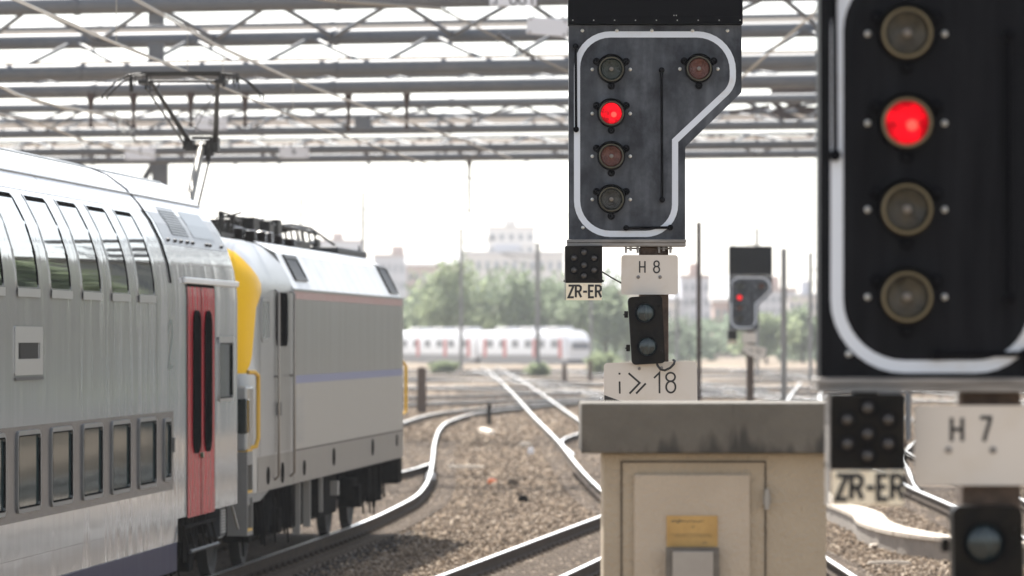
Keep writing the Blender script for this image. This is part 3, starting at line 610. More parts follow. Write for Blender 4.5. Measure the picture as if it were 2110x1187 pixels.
# ---- double-deck coach
CP = [(1.416, .97), (1.416, 3.38), (1.408, 3.52), (1.375, 3.73), (1.30, 3.97), (1.19, 4.19), (1.06, 4.37), (.92, 4.53), (.72, 4.68), (.42, 4.80), (0, 4.84)]
def coach():
    D0 = 58.8; root = train_root('double_deck_coach', D0, label='silver double deck railway coach with red doors filling the left of the picture', category='railway coach')
    S = Side(CP, D0); Y = S.y; Z = S.z; L = -27.
    half = CP+[(-x, z) for x, z in CP[-2::-1]]
    b = MB(); secs = [[(x, y, z) for x, z in half] for y in (L, Y(366)-.003, 0)]; loft(b, secs)
    b.build('body', M_silver, root, smooth=True, angle=30)
    yb = Y(366); ye = L+5.
    b = MB(); b.box(-1.416, 1.416, ye, yb, .72, .968); b.build('lower_body', M_silver, root)
    b = MB(); b.box(-1.41, 1.41, ye, yb, .40, .718); b.build('skirt', M_navy, root, bevel=.01)
    # pale roof skin
    b = MB(); rp = [(x*1.0, z) for x, z in CP if z >= 4.3]; vs = []
    rr_ = [(1.106, 4.30), (1.06, 4.37), (.92, 4.53), (.72, 4.68), (.42, 4.80), (0, 4.84), (-.42, 4.80), (-.72, 4.68), (-.92, 4.53), (-1.106, 4.30)]
    ysr = [L]+[L+k*3.1 for k in range(1, 6)]+[Y(352)-.03]
    for i, y in enumerate(ysr[:-1]):
        y2 = ysr[i+1]-.02; vs = [(x*1.004, yy, z+.006) for yy in (y, y2) for x, z in rr_]; n = len(rr_)
        b.add(vs, [(k, k+1, n+k+1, n+k) for k in range(n-1)])
    vs = [(x*1.004, yy, z+.006) for yy in (Y(352)+.03, -.03) for x, z in rr_]; b.add(vs, [(k, k+1, n+k+1, n+k) for k in range(n-1)])
    ro = b.build('roof', M_roofw, root, smooth=True)
    # ribs on the roof
    b = MB()
    for k in (-1, 1):
        b.tube([(k*.55, L, 4.765), (k*.55, -.4, 4.765)], .012, 6)
        b.tube([(k*.98, L, 4.487), (k*.98, -.1, 4.487)], .010, 6)
    b.build('roof_rib', M_frame, ro)
    # end joint groove
    b = MB(); g = [(x+.003, z) for x, z in CP if z > 3.5][:]; 
    b.tube([(x*1.003, Y(352), z+.004) for x, z in CP if z > 3.4], .016, 6); b.build('joint_seal', M_gasket, root)
    # grey window band
    b = MB(); S.patch(b, L+5, Y(357), 1.30, 2.145, .0, .002); b.build('window_band', M_bandg, root)
    # lower windows
    def window(y0, y1, z0, z1, r, name='window', fw=.045, goff=.006, gasket=True, fm=None, glass=None, hi=.022):
        f = S.ring(MB(), y0-fw, y1+fw, z0-fw, z1+fw, r+fw, fw+.004, hi).build(name, fm or M_frame, root, smooth=True)
        S.patch(MB(), y0, y1, z0, z1, r, .0035).build('pane', glass or M_glass, f, smooth=True)
        if hi < .02: g_ = MB(); S.patch(g_, y1-.075, y1-.002, z0+.03, z1-.04, 0, .0055); S.patch(g_, y0+.03, y1-.03, z1-.05, z1-.004, 0, .0058); g_.build('gasket', M_gasket, f, smooth=True)
        elif gasket: S.ring(MB(), y0-.006, y1+.006, z0-.006, z1+.006, r, .012, .024, base=.003).build('gasket', M_gasket, f)
        return f
    pitch = 1.785; ya, yz = Y(33.), Y(80)
    fr = None
    for k in range(-7, 5):
        y0 = Y(34)+pitch*k; window(y0, y0+1.12, 1.42, 2.06, .05, glass=M_glassd, fm=M_frd)
    window(Y(337), Y(349), 1.45, 2.03, .05, glass=M_glassd, fm=M_frd)
    for k in range(-6, 5):
        y0 = Y(34)+pitch*k; f = window(y0, y0+1.13, 3.385, 4.255, .05, fw=.022, hi=.009, fm=M_silver)
        b = MB(); S.patch(b, y0-.02, y0+1.15, 3.300, 3.375, .02, .018); b.build('sill', M_frame, f)
    # small square service window
    f = S.ring(MB(), Y(29), Y(86), 2.60, 3.035, .02, .145, .012).build('service_hatch', M_frame, root)
    S.patch(MB(), Y(39), Y(77), 2.69, 2.95, .01, .008).build('pane', mat('dark_hatch', (.02, .02, .018), .7, spec=.1), f)
    S.patch(MB(), Y(29), Y(86), 2.555, 2.585, .005, .02).build('ledge', M_dgrey, f)
    # doors
    for (a_, c_, w0, w1) in ((385, 412.6, 396.5, 408.5), (413.6, 440.5, 420.5, 431.5)):
        b = MB(); S.patch(b, Y(a_), Y(c_), .95, 3.50, 0., .009); 
        d = b.build('door', M_red, root)
        S.patch(MB(), Y(w0), Y(w1), 1.70, 3.19, .17, .018).build('pane', M_glassb, d)
        S.ring(MB(), Y(w0)-.05, Y(w1)+.05, 1.65, 3.24, .21, .055, .030, base=.009).build('gasket', M_gasket, d)
    b = MB()
    for px in (384.3, 413.1, 441): S.patch(b, Y(px)-.014, Y(px)+.014, .95, 3.5, 0, .012)
    S.patch(b, Y(384), Y(441), 3.50, 3.53, 0, .012); b.build('door_seal', M_gasket, root)
    MB().box(1.40, 1.437, Y(379), -.01, 3.535, 3.60).build('rain_gutter', M_roofw, root, bevel=.01)
    MB().lathe([(.03, 0), (.03, .03)], (1.425, Y(412), 1.62), 10, axis='x').build('door_button', mat('green_button', (.03, .12, .06), .4), root)
    # passenger window beside the door
    window(Y(450), Y(476), 2.24, 2.87, .03, fw=.04)
    S.patch(MB(), Y(448), Y(478), 2.885, 2.95, .02, .02).build('window_hood', M_frame, root)
    # service recess high on the side near the end
    b = MB(); S.patch(b, Y(361), Y(486), 3.95, 4.42, 0, .004); rc = b.build('service_panel', mat('panel_recess_grey', (.30, .31, .32), .4, .3), root)
    b = MB()
    for k in range(11): z = lerp(4.08, 4.37, k/10); S.patch(b, Y(385), Y(418), z, z+.012, 0, .014)
    for k in range(9): y = lerp(Y(385), Y(418), k/8); S.patch(b, y-.006, y+.006, 4.07, 4.38, 0, .016)
    b.build('grille', M_frame, rc)
    S.patch(MB(), Y(385), Y(418), 4.07, 4.38, 0, .008).build('grille_back', M_dgrey, rc)
    S.patch(MB(), Y(427), Y(470), 4.07, 4.37, .03, .010).build('access_cover', mat('panel_blue_grey', (.20, .22, .24), .35, .2), rc)
    b = MB()
    for px in (368, 382, 394, 407, 418, 446, 453, 476): b.lathe([(.02, 0), (.02, .03), (.008, .04)], (S.X(4.00), Y(px), 4.00), 8, axis='x')
    b.build('panel_bolt', M_dgrey, rc)
    # class numeral
    b = MB(); b.ribbon([(0, .36), (.03, .46), (.10, .5), (.17, .46), (.19, .37), (.15, .26), (0, 0), (.2, 0)], .045, 0)
    b.V = [(1.4185, Y(347)+x*1.5, 2.62+z) for x, y, z in b.V]; b.build('lettering', mat('faded_teal', (.06, .10, .10), .4), root)
    MB().box(1.417, 1.432, Y(354.5), Y(358), 1.70, 1.86).build('push_button', M_dgrey, root)
    # underframe, step, bogie
    MB().box(-1.1, 1.1, L+.2, -.2, .75, .965).build('underframe', M_under, root)
    b = MB(); y0, y1 = Y(372), Y(437); b.tube([(1.45, y0, .86), (1.45, y1, .86)], .022, 8); b.tube([(1.52, y0, .60), (1.52, y1-.25, .60)], .022, 8, 1)
    for k in range(6): y = lerp(y0, y1-.3, k/5); b.bar((1.45, y, .86), (1.51, y, .6), .05, .02)
    b.build('step', [M_under, M_dgrey], root)
    b = MB(); b.box(1.2, 1.36, Y(463), Y(474), .62, .95, 1)
    for k in range(8): b.box(1.355, 1.372, Y(464), Y(473), .66+k*.035, .68+k*.035, 0)
    b.build('cable_box', [M_frame, M_dgrey], root)
    MB().bar((1.38, -.25, .95), (1.40, .15, .66), .03, .02).build('hook', M_bolt, root)
    bogie(root, -3.9, 2.5, .46, 1); bogie(root, L+3.9, 2.5, .46, 2)
    MB().box(-1.2, 1.2, .0, .42, 1.0, 3.5).build('gangway', M_gasket, root, bevel=.05)
    b = MB()
    for sx in (-.85, .85): b.lathe([(.06, 0), (.06, .45), (.24, .47), (.24, .50), (.001, .51)], (sx, .0, 1.05), 16)
    b.build('buffer', M_under, root)
coach()
# ---- locomotive
LP = [(1.416, 1.04), (1.416, 3.56), (1.17, 4.03), (.92, 4.17), (.5, 4.20), (0, 4.21)]
def loco():
    D0 = 59.75; root = train_root('electric_locomotive', D0, label='grey electric locomotive with yellow front and raised pantograph behind the coach', category='locomotive')
    S = Side(LP, D0); Y = S.y; LEN = Y(835); yc = Y(604)
    # cab shell: nose sections in plan, stacked in height
    zs = [1.04, 1.3, 1.6, 2.0, 2.3, 2.5, 2.65, 2.8, 3.0, 3.2, 3.4, 3.56, 3.7, 3.85, 4.0, 4.10, 4.17, 4.20]
    def front(z): return interp(z, [1.04, 2.3, 3.0, 3.56, 4.0, 4.2], [0, .03, .28, .55, .85, 1.35])
    def hw(z): return interp(z, [1.04, 3.56, 3.72, 3.9, 4.06, 4.15, 4.20], [1.416, 1.416, 1.36, 1.25, 1.10, .95, .75])
    def ybound(z): return interp(z, [1.0, 2.5, 2.65, 3.0, 3.3, 3.56, 3.75, 3.95, 4.15, 4.3], [.50, .52, .68, .84, 1.00, 1.40, 1.32, 1.24, 1.35, 1.45])
    zs = sorted(set([round(v_, 3) for v_ in list(np.linspace(1.04, 2.5, 6))+list(np.linspace(2.5, 4.1, 17))+[4.15, 4.18, 4.20]]))
    grid = []; NA, NB = 12, 16
    for z in zs:
        w_ = hw(z); f = front(z); rc = .85
        fine = [Vector((w_*math.sin(k/80*PI/2)**.75 if k else 0, f+rc*(1-(math.cos(k/80*PI/2)**.75 if k < 80 else 0)), z)) for k in range(81)]+[Vector((w_, lerp(f+rc, yc, k/20), z)) for k in range(1, 21)]
        cum = [0]
        for i in range(1, len(fine)): cum.append(cum[-1]+(fine[i]-fine[i-1]).length)
        yb = max(ybound(z), f+.04); sb = interp(yb, [p.y for p in fine], cum); sx_ = [p.x for p in fine]; sy_ = [p.y for p in fine]
        tt = list(np.linspace(0, sb, NA+1))+list(np.linspace(sb, cum[-1], NB+1))[1:]
        grid.append([Vector((interp(t_, cum, sx_), interp(t_, cum, sy_), z)) for t_ in tt])
    cab, yel = MB(), MB(); M_ = len(grid[0])
    for i in range(len(zs)-1):
        for k in range(M_-1):
            q = [grid[i][k], grid[i][k+1], grid[i+1][k+1], grid[i+1][k]]
            tgt = yel if (k < NA and zs[i] >= 2.49) else cab
            for sx in (1, -1): tgt.add([(p.x*sx, p.y, p.z) for p in q], [(0, 1, 2, 3)])
    # roof lid of cab
    top = grid[-1]
    for k in range(M_-1): a_, c_ = top[k], top[k+1]; cab.add([(a_.x, a_.y, 4.20), (c_.x, c_.y, 4.20), (-c_.x, c_.y, 4.20), (-a_.x, a_.y, 4.20)], [(0, 1, 2, 3)])
    def weld(b):
        d = {}; V = []; mp = []
        for p in b.V:
            k = tuple(round(c, 4) for c in p)
            if k not in d: d[k] = len(V); V.append(p)
            mp.append(d[k])
        b.F = [tuple(mp[i] for i in f) for f in b.F]; b.F2 = []
        keep = [(f, m) for f, m in zip(b.F, b.M) if len(set(f)) == len(f)]
        b.F = [f for f, m in keep]; b.M = [m for f, m in keep]; b.V = V; return b
    cabo = weld(cab).build('cab', mat('cab_grey', (.32, .325, .325), .28, .3, wave=((1, 3.2, .25), .3, .02)), root, smooth=True, angle=45)
    weld(yel).build('yellow_front', M_yellow, root, smooth=True, angle=50)
    # windscreen on the front
    b = MB(); b.prism([(-1.0, 2.75), (1.0, 2.75), (.85, 3.55), (-.85, 3.55)], -.02, .25); w_ = b.build('windscreen', M_glass, root, bevel=.03); 
    # main body
    half = LP+[(-x, z) for x, z in LP[-2::-1]]
    b = MB(); loft(b, [[(x, y, z) for x, z in half] for y in (yc+.002, LEN-.8)])
    endp = [[(x*f_, y, lerp(1.04, z, g_)) for x, z in half] for y, f_, g_ in ((LEN-.8, 1, 1), (LEN-.35, 1, .995), (LEN, .93, .94))]
    loft(b, endp, cap=True); b.build('body', M_loco, root, smooth=True, angle=25)
    # bright roof panels with seams
    b = MB(); ys = [yc+k*1.0 for k in range(0, int((LEN-yc)/1.0))]
    for i, y in enumerate(ys):
        y2 = min(y+.975, LEN-.4)
        for sx in (1,): b.add([(sx*1.420, y, 3.575), (sx*1.420, y2, 3.575), (sx*1.175, y2, 4.045), (sx*1.175, y, 4.045), (sx*.90, y, 4.19), (sx*.90, y2, 4.19)], [(0, 1, 2, 3), (3, 2, 5, 4)])
    ro = b.build('roof_panel', M_roofw, root)
    b2 = MB(); b2.V = [(-x, y, z) for x, y, z in b.V]; b2.F = list(b.F); b2.M = list(b.M); b2.build('roof_panel', M_roofw, root)
    b = MB(); z0 = 3.555; b.box(1.40, 1.432, yc, LEN-.4, 3.545, 3.572); b.build('rain_gutter', M_frame, root)
    RS = Side([(1.42, 3.575), (1.175, 4.045), (.9, 4.19)], D0)
    def vent(px0, px1, z0, z1):
        b = MB(); RS.patch(b, Y(px0), Y(px1), z0, z1, 0, .012); v = b.build('roof_vent', M_dgrey, ro)
        b = MB(); RS.ring(b, Y(px0)-.05, Y(px1)+.05, z0-.03, z1+.03, .01, .05, .03); b.build('vent_frame', M_panto, v)
    vent(617, 640, 3.72, 4.0); vent(806, 822, 3.66, 4.05)
    # stripes and lower band on the side
    S.patch(MB(), yc+.02, LEN-.5, 3.44, 3.54, 0, .003).build('red_stripe', M_stripr, root)
    S.patch(MB(), yc+.02, LEN-.5, 2.34, 2.445, 0, .003).build('blue_stripe', M_stripb, root)
    S.patch(MB(), yc+.02, LEN-.5, 1.475, 2.34, 0, .0025).build('pale_side_panel', M_locopale, root)
    S.patch(MB(), .9, LEN-.5, 1.045, 1.47, 0, .003).build('lower_band', M_locolow, root)
    b = MB(); S.patch(b, yc-.012, yc+.012, 1.05, 3.55, 0, .006); S.patch(b, Y(535)-.01, Y(535)+.01, 1.48, 3.56, 0, .006); S.patch(b, yc, LEN-.5, 1.466, 1.478, 0, .005)
    S.patch(b, Y(566), Y(566)+.012, 1.48, 3.52, 0, .006); S.patch(b, Y(598), Y(598)+.012, 1.48, 3.52, 0, .006); b.build('panel_joint', M_gasket, root)
    # cab side window, door window
    f = S.ring(MB(), Y(538.5), Y(554.5), 2.88, 3.44, .09, .05, .012).build('cab_window', M_frame, root)
    S.patch(MB(), Y(540.5), Y(552.5), 2.92, 3.41, .07, .008).build('pane', mat('cab_glass', (.10, .11, .11), .1), f)
    d = S.patch(MB(), Y(567), Y(598), 1.49, 3.52, 0, .004).build('door', M_loco, root)
    S.patch(MB(), Y(570), Y(589), 2.87, 3.47, .12, .012).build('pane', M_glassb, d)
    S.ring(MB(), Y(568), Y(591), 2.83, 3.51, .15, .06, .018).build('gasket', M_gasket, d)
    MB().box(1.42, 1.45, Y(570), Y(575), 1.95, 2.12).build('handle', M_dgrey, d)
    for px in (565, 597.5):
        b = MB(); y = Y(px); b.tube([(1.42, y, 1.15), (1.475, y, 1.20), (1.475, y, 3.50), (1.42, y, 3.54)], .017, 8)
        b.tube([(1.42, y, 2.45), (1.475, y, 2.45)], .015, 6); b.build('handrail', M_chrome, root, smooth=True)
    # round step recesses in the lower band
    for px, z, r in ((551.5, 1.22, .11), (581, 1.22, .13), (626, 1.22, .10), (687, 1.28, .12), (767, 1.30, .12), (817, 1.33, .09)):
        y = Y(px); o = MB().lathe([(r, 0), (r, .012), (r*.86, .014), (r*.84, .006), (.001, .005)], (1.4195, y, z), 20, axis='x').build('step_recess', [M_under], root)
    # nose lower corner with steps and front beam
    MB().box(-1.40, 1.40, -.02, .6, .90, 1.038).build('front_beam', mat('beam_grey', (.17, .165, .155), .5), root, bevel=.02)
    MB().box(-1.0, 1.0, .62, 1.6, .55, 1.036).build('front_underframe', M_under, root)
    b = MB()
    for (y0, y1, z0, z1) in ((-.12, .42, 1.40, 1.56), (-.12, -.07, .55, 1.4), (.37, .42, .55, 1.4), (-.069, .369, 1.00, 1.06), (-.069, .369, .55, .60)): b.box(1.18, 1.425, y0, y1, z0, z1)
    b.box(1.18, 1.20, -.069, .369, .60, 1.40)
    st = b.build('step_ladder', mat('beam_grey', (.17, .165, .155), .5), root)
    for z in (1.562, 1.062, .602): MB().box(1.2, 1.427, -.065, .365, z, z+.03).build('tread', M_yrail, st)
    MB().prism([(.42, .93), (1.3, .93), (2.2, 1.035), (.42, 1.035)], 1.30, 1.40).build('skirt', mat('beam_grey', (.17, .165, .155), .5), root).matrix_basis = Matrix(((0, 1, 0, 0), (1, 0, 0, 0), (0, 0, 1, 0), (0, 0, 0, 1)))
    MB().box(1.30, 1.424, -.10, .10, 1.78, 2.20).build('side_light', M_glass, root, bevel=.02)
    MB().box(1.28, 1.418, -.08, .55, 1.565, 2.35).build('nose_corner', mat('cab_grey', (.5, .5, .5)), root, bevel=.03)
    b = MB(); b.tube([(1.40, .12, 2.52), (1.47, .22, 2.52), (1.49, .40, 2.48), (1.49, .42, 2.40), (1.49, .42, 1.72), (1.47, .36, 1.62), (1.40, .28, 1.60)], .028, 10); b.build('front_handrail', M_yrail, root, smooth=True)
    b = MB(); b.tube([(1.25, LEN-.05, 2.50), (1.36, LEN+.12, 2.56), (1.40, LEN+.28, 2.48), (1.40, LEN+.28, 1.75), (1.3, LEN+.0, 1.68)], .028, 10); b.build('front_handrail', M_yrail, root, smooth=True)
    b = MB(); write(b, '1835', 0, 0, .55, .05, 0, xs=.62, gap=.22); b.V = [(1.4195, Y(609)+x, 1.58+z) for x, y, z in b.V]; b.build('lettering', mat('faded_number', (.30, .30, .29), .4), root)
    # underfloor
    b = MB(); b.box(-1.15, 1.15, Y(604)+2.4, Y(604)+7.4, .42, 1.035); b.box(1.0, 1.32, Y(604)+.6, Y(604)+1.9, .45, 1.03); b.box(1.1, 1.34, 8.1, 8.6, .5, 1.03); b.box(-1.2, 1.2, 1.0, LEN-.3, .98, 1.036)
    b.build('underframe', M_under, root)
    for e_ in ((1.28, 1.39, Y(700), Y(700)+.16, .72, .92), (1.28, 1.39, Y(668), Y(668)+.06, .55, 1.02), (1.28, 1.38, 5.6, 5.66, .35, 1.02), (1.28, 1.38, Y(645), Y(645)+.05, .4, 1.02)): MB().box(*e_).build('equipment_box', mat('pale_box', (.26, .24, .21), .6), root)
    bogie(root, 3.1, 3.0, .58, 5); bogie(root, LEN-3.6, 3.0, .58, 6)
    MB().box(-1.3, 1.36, LEN-.5, LEN+.05, .62, 1.036).build('buffer_beam', M_under, root, bevel=.03)
    b = MB()
    for sx in (-.88, .88):
        b.lathe([(.10, 0), (.10, .5), (.26, .52), (.26, .56), (.001, .57)], (sx, LEN-.02, 1.05), 16)
    b.build('buffer', M_under, root)
    # roof equipment
    def rb(px, py, D, w_, h_, dep, mi=0, q=None):
        q = MB()     # a roof item whose lower right corner is given in picture terms, at its own depth
        i = ((1830-px)*D-78700)/F; x = 1.416-i; y = (D-D0)/CT+x*math.sin(TH); z = H+(HY-py)*D/F; q.box(x-w_, x, y, y+dep, z, z+h_, 0).build('roof_switchgear', mat('oxide_red', (.22, .06, .045), .6) if mi else M_panto, root, bevel=.015)
    rb(490, 488, 66.0, .50, .24, .8); rb(524, 484, 66.6, .24, .24, .6); rb(556, 500, 67.5, .22, .30, .5); rb(574, 520, 69.0, .10, .46, .4); rb(482, 500, 65.5, .3, .07, .5, 1)
    rb(520, 500, 66.2, .45, .1, .6); rb(585, 470, 70, .3, .05, 2.0); rb(655, 522, 74.5, .06, .22, .3); rb(600, 512, 70.5, .35, .14, 2.4, 0); rb(545, 527, 67, .5, .1, 1.0)
    rb(505, 462, 67, .2, .10, .3); rb(470, 470, 66, .3, .12, .3)
    r9 = random.Random(9)
    for k in range(26):
        px = r9.uniform(452, 600); D_ = 64.5+(px-450)/150*7+r9.uniform(-.4, .4); i_ = ((1830-px)*D_-78700)/F; x_ = 1.416-i_; y_ = (D_-D0)/CT; z_ = 4.20; h_ = r9.uniform(.15, .46)-(px-450)/150*.10
        g = MB(); g.tube([(x_, y_, z_), (x_+r9.uniform(-.04, .04), y_, z_+h_)], r9.choice([.012, .02, .035]), 6); g.tube([(x_, y_, z_+h_), (x_+r9.uniform(-.3, .3), y_+r9.uniform(-.4, .6), z_+h_+r9.uniform(-.10, .05))], r9.choice([.008, .014]), 6); g.build('roof_fitting', M_panto if k % 5 else M_frame, root)
    for (px, py, D, h_) in ((492, 500, 65.2, .2), (517, 505, 65.8, .2), (540, 528, 66.0, .34), (553, 530, 67, .34), (575, 528, 69, .3), (600, 528, 70.5, .25), (652, 524, 75, .22), (676, 526, 76, .12)):
        i = ((1830-px)*D-78700)/F; x = 1.416-i; y = (D-D0)/CT; z = H+(HY-py)*D/F; pr = []
        for k in range(9): pr += [(.045, h_*k/9), (.085, h_*(k+.5)/9)]
        pr.append((.045, h_)); MB().lathe(pr, (x, y, z), 14, axis='z').build('insulator', M_insul, root)
    b = MB()                                   # folded second pantograph and busbars
    def rp(px, py, D): i = ((1830-px)*D-78700)/F; return (1.416-i, (D-D0)/CT, H+(HY-py)*D/F)
    b.tube([rp(575, 465, 70), rp(600, 463, 72), rp(640, 470, 74), rp(655, 480, 75), rp(690, 505, 77)], .02, 6)
    b.tube([rp(578, 478, 70.5), rp(612, 470, 72), rp(655, 482, 75)], .03, 6); b.tube([rp(580, 505, 70.5), rp(620, 506, 73), rp(655, 498, 75)], .035, 6); b.tube([rp(655, 498, 75), rp(655, 525, 75)], .05, 6)
    for k in range(6): b.tube([rp(588+k*12, 472+k, 72+k*.4), rp(592+k*12, 500, 72+k*.4)], .018, 5)
    for k in range(6): b.tube([rp(462+k*20, 448+k*3, 66+.3*k), rp(462+k*20, 440+k*3, 66+.3*k)], .014, 5)
    b.tube([rp(455, 446, 65.5), rp(530, 452, 67), rp(580, 468, 70)], .02, 6)
    b.build('folded_pantograph', M_panto, root)
    MB().lathe([(.17, 0), (.16, .06), (.10, .12), (.001, .14)], rp(697, 529, 76), 18, axis='z').build('roof_dome', M_dgrey, root, smooth=True)
    MB().lathe([(.05, 0), (.03, .1), (.008, .22), (.001, .23)], rp(741, 535, 77.5), 10, axis='z').build('roof_horn', M_dgrey, root)
    MB().box(.2, .9, 14.5, LEN-.9, 4.19, 4.30).build('roof_duct', M_dgrey, root, bevel=.03)
    # raised pantograph
    b = MB(); b.tube([(0, 4.35, 4.30), (0, 6.15, 5.50)], [.07, .05], 10); pg = b.build('pantograph', M_pantog, root)
    b = MB(); b.tube([(.10, 4.6, 4.35), (.12, 6.05, 5.32)], .016, 6); b.tube([(.10, 6.02, 5.28), (.12, 6.06, 5.55)], [.03, .06], 6); b.build('control_rod', M_panto, pg)
    b = MB(); b.box(-.20, .22, 6.05, 6.25, 5.42, 5.50); b.box(-.24, -.10, 6.03, 6.27, 5.44, 5.56); b.box(.12, .23, 6.03, 6.27, 5.40, 5.60); b.tube([(-.14, 6.2, 5.60), (.20, 6.2, 5.60)], .012, 6)
    b.box(-.06, .16, 6.03, 6.2, 5.36, 5.44); b.build('knee', M_panto, pg)
    b = MB(); b.tube([(-.15, 6.15, 5.52), (-.43, 4.45, 6.26)], [.038, .024], 8); b.tube([(.185, 6.15, 5.52), (.445, 4.45, 6.26)], [.04, .028], 8)
    b.tube([(-.20, 6.1, 5.48), (-.50, 4.5, 6.18)], .016, 6); b.tube([(.185, 6.15, 5.6), (-.1, 5.6, 5.75), (.40, 4.6, 6.1)], .005, 5); b.tube([(-.13, 6.1, 5.62), (.42, 4.7, 6.2)], .005, 5)
    b.tube([(-.5, 4.42, 6.26), (.5, 4.42, 6.26)], .018, 8); b.build('upper_arm', M_panto, pg)
    b = MB()
    for y in (4.22, 4.62):
        b.tube([(-1.03, y, 6.02), (-1.02, y, 6.08), (-.86, y, 6.24), (-.68, y, 6.335), (-.5, y, 6.35), (.5, y, 6.35), (.68, y, 6.335), (.86, y, 6.24), (1.02, y, 6.08), (1.03, y, 6.02)], .012, 8)
        b.box(-.52, .52, y-.02, y+.02, 6.357, 6.375)
    b.build('contact_strip', M_panto, pg)
    b = MB(); rr = random.Random(4)
    for sx in (-1, 1):
        for k in range(10):
            x = sx*rr.uniform(.42, .72); y = rr.uniform(4.2, 4.65); b.tube([(x, y, 6.35), (x+rr.uniform(-.03, .03), y, 6.35-rr.uniform(.08, .24))], rr.choice([.008, .014, .02]), 5)
        b.box(sx*.5-.06, sx*.5+.06, 4.2, 4.64, 6.22, 6.27)
        x = sx*.3; b.tube([(x, 4.4, 6.27), (x+sx*.03, 4.4, 6.18), (x+sx*.10, 4.4, 6.14), (x+sx*.16, 4.4, 6.2), (x+sx*.18, 4.4, 6.3)], .008, 5)
    b.build('head_spring', M_panto, pg)
    b = MB(); b.box(-.5, .5, 4.2, 4.3, 4.26, 4.33); b.box(-.5, .5, 5.6, 5.7, 4.26, 4.33); b.box(-.55, -.47, 4.0, 6.0, 4.25, 4.3); b.box(.47, .55, 4.0, 6.0, 4.25, 4.3)
    b.build('base_frame', M_panto, pg)
loco()
# ================================================================ GANTRIES
GU = Vector((math.cos(R(15)), -math.sin(R(15)), 0))
def gantry(label, chords, lattices, drops=(), t0=-20, t1=13.2, leg=(), stub=(), strips=(), legz=0):
    root = empty('lattice_gantry', (at(600, 697, chords[0][1]).x, chords[0][1], 0), label=label, category='gantry', group='tubular gantries across the tracks')
    org = root.location.copy()
    def P(py, D, t): p = at(600, py, D); return p+GU*t-org
    for (py, D, r) in chords:
        b = MB(); b.tube([P(py, D, t0), P(py, D, t1)], r, 20)
        for k in range(int((t1-t0)/6)): b.tube([P(py, D, t0+3+6*k), P(py, D, t0+3.1+6*k)], r*1.15, 20)
        b.build('chord_tube', M_tube, root, smooth=True)
    for (a_, c_, step, r, ph) in lattices:
        b = MB(); A = chords[a_]; Cc = chords[c_]; t = t0+ph; up = True
        while t < t1-step:
            p = P(A[0], A[1], t) if up else P(Cc[0], Cc[1], t); q = P(Cc[0], Cc[1], t+step) if up else P(A[0], A[1], t+step)
            b.tube([p, q], r, 8); t += step; up = not up
        b.build('lattice', M_tube, root)
    for (py, D, h, dep) in strips:
        b = MB(); p, q = P(py, D, t0), P(py, D, t1); b.bar(p, q, dep, h); b.build('walkway', M_beige, root)  # strips have one bright beige base colour
    for (px, py, D, L) in drops:
        p = at(px, py, D)-org; b = MB(); b.tube([p+Vector((0, 0, .05)), p-Vector((0, 0, .10)), p-Vector((0, 0, .25)), p-Vector((0, 0, L))], [.10, .09, .05, .035], 8)
        if L > .6: b.tube([p-Vector((0, 0, L-.08)), p-Vector((0, 0, L))], .06, 8)
        b.build('drop_post', M_mast, root)
    for (t, ztop) in leg:
        b = MB(); p = P(chords[0][0], chords[0][1], t)
        for dx in (-.3, .3):
            b.tube([(p.x+dx, p.y, 0-.2), (p.x+dx, p.y, ztop)], .10, 10)
        z = .4
        while z < ztop-1: b.tube([(p.x-.3, p.y, z), (p.x+.3, p.y, z+.9)], .03, 6); b.tube([(p.x+.3, p.y, z+.9), (p.x-.3, p.y, z+1.8)], .03, 6); z += 1.8
        b.build('leg', M_tube, root)
    for (px, py0, py1, D, w_) in stub:
        a_ = at(px, py0, D)-org; c_ = at(px, py1, D)-org; MB().box(a_.x-w_/2, a_.x+w_/2, a_.y-.15, a_.y+.15, c_.z, a_.z).build('bracket', M_tube, root)
    return root
gantry('nearest tubular gantry at the very top of the picture with pale walkway strip',
       [(3, 108, .20), (78, 112, .175), (142, 110, .175), (52, 121, .085)], [(0, 1, 1.4, .055, 0), (1, 2, 1.42, .05, .6)],
       strips=[(60, 113.5, .12, .3), (124, 111.5, .075, .2)], leg=[(13.1, 9.8), (-17, 9.8)], t1=13.6, stub=[(322, 18, 50, 109, .34), (322, 90, 128, 109.5, .34)])
gantry('second gantry tube with dark flared posts hanging below it', [(181, 118, .175), (160, 121, .05)], [(0, 1, .9, .03, .2)],
       drops=[(187, 196, 118, .78), (275, 196, 118, .78), (393, 195, 118, .78), (505, 194, 118, .78), (718, 192, 118, .90), (838, 190, 118, .86)], leg=[(14.0, 8.8), (-17, 8.8)], t1=14.5)
gantry('third gantry of thinner tubes half way down the roof of steelwork', [(216, 150, .145), (243, 158, .115), (269, 152, .15)], [(0, 1, 1.5, .045, 0), (1, 2, 1.5, .045, .4), (0, 2, 1.7, .04, 1.1)],
       strips=[(254, 156, .19, .3)], t0=-28, t1=18.7, leg=[(18.2, 9.8), (-24, 9.8)], stub=[(748, 240, 266, 150, .5)])
gantry('farthest and lowest gantry with its bottom tube against the white sky', [(308, 156, .15), (326.5, 164, .15), (286, 160, .05)], [(2, 0, 1.2, .045, 0), (2, 1, 1.6, .04, .5)],
       strips=[(296, 160, .15, .3)], t0=-28, t1=20, leg=[(19.4, 8.9), (-24, 8.9)], drops=[(967, 330, 164, 1.75)],
       stub=[(575, 333, 339, 164, .1), (760, 333, 341, 164, .1), (850, 332, 337, 164, .1), (485, 333, 340, 164, .1), (1085, 330, 334, 164, .1)])
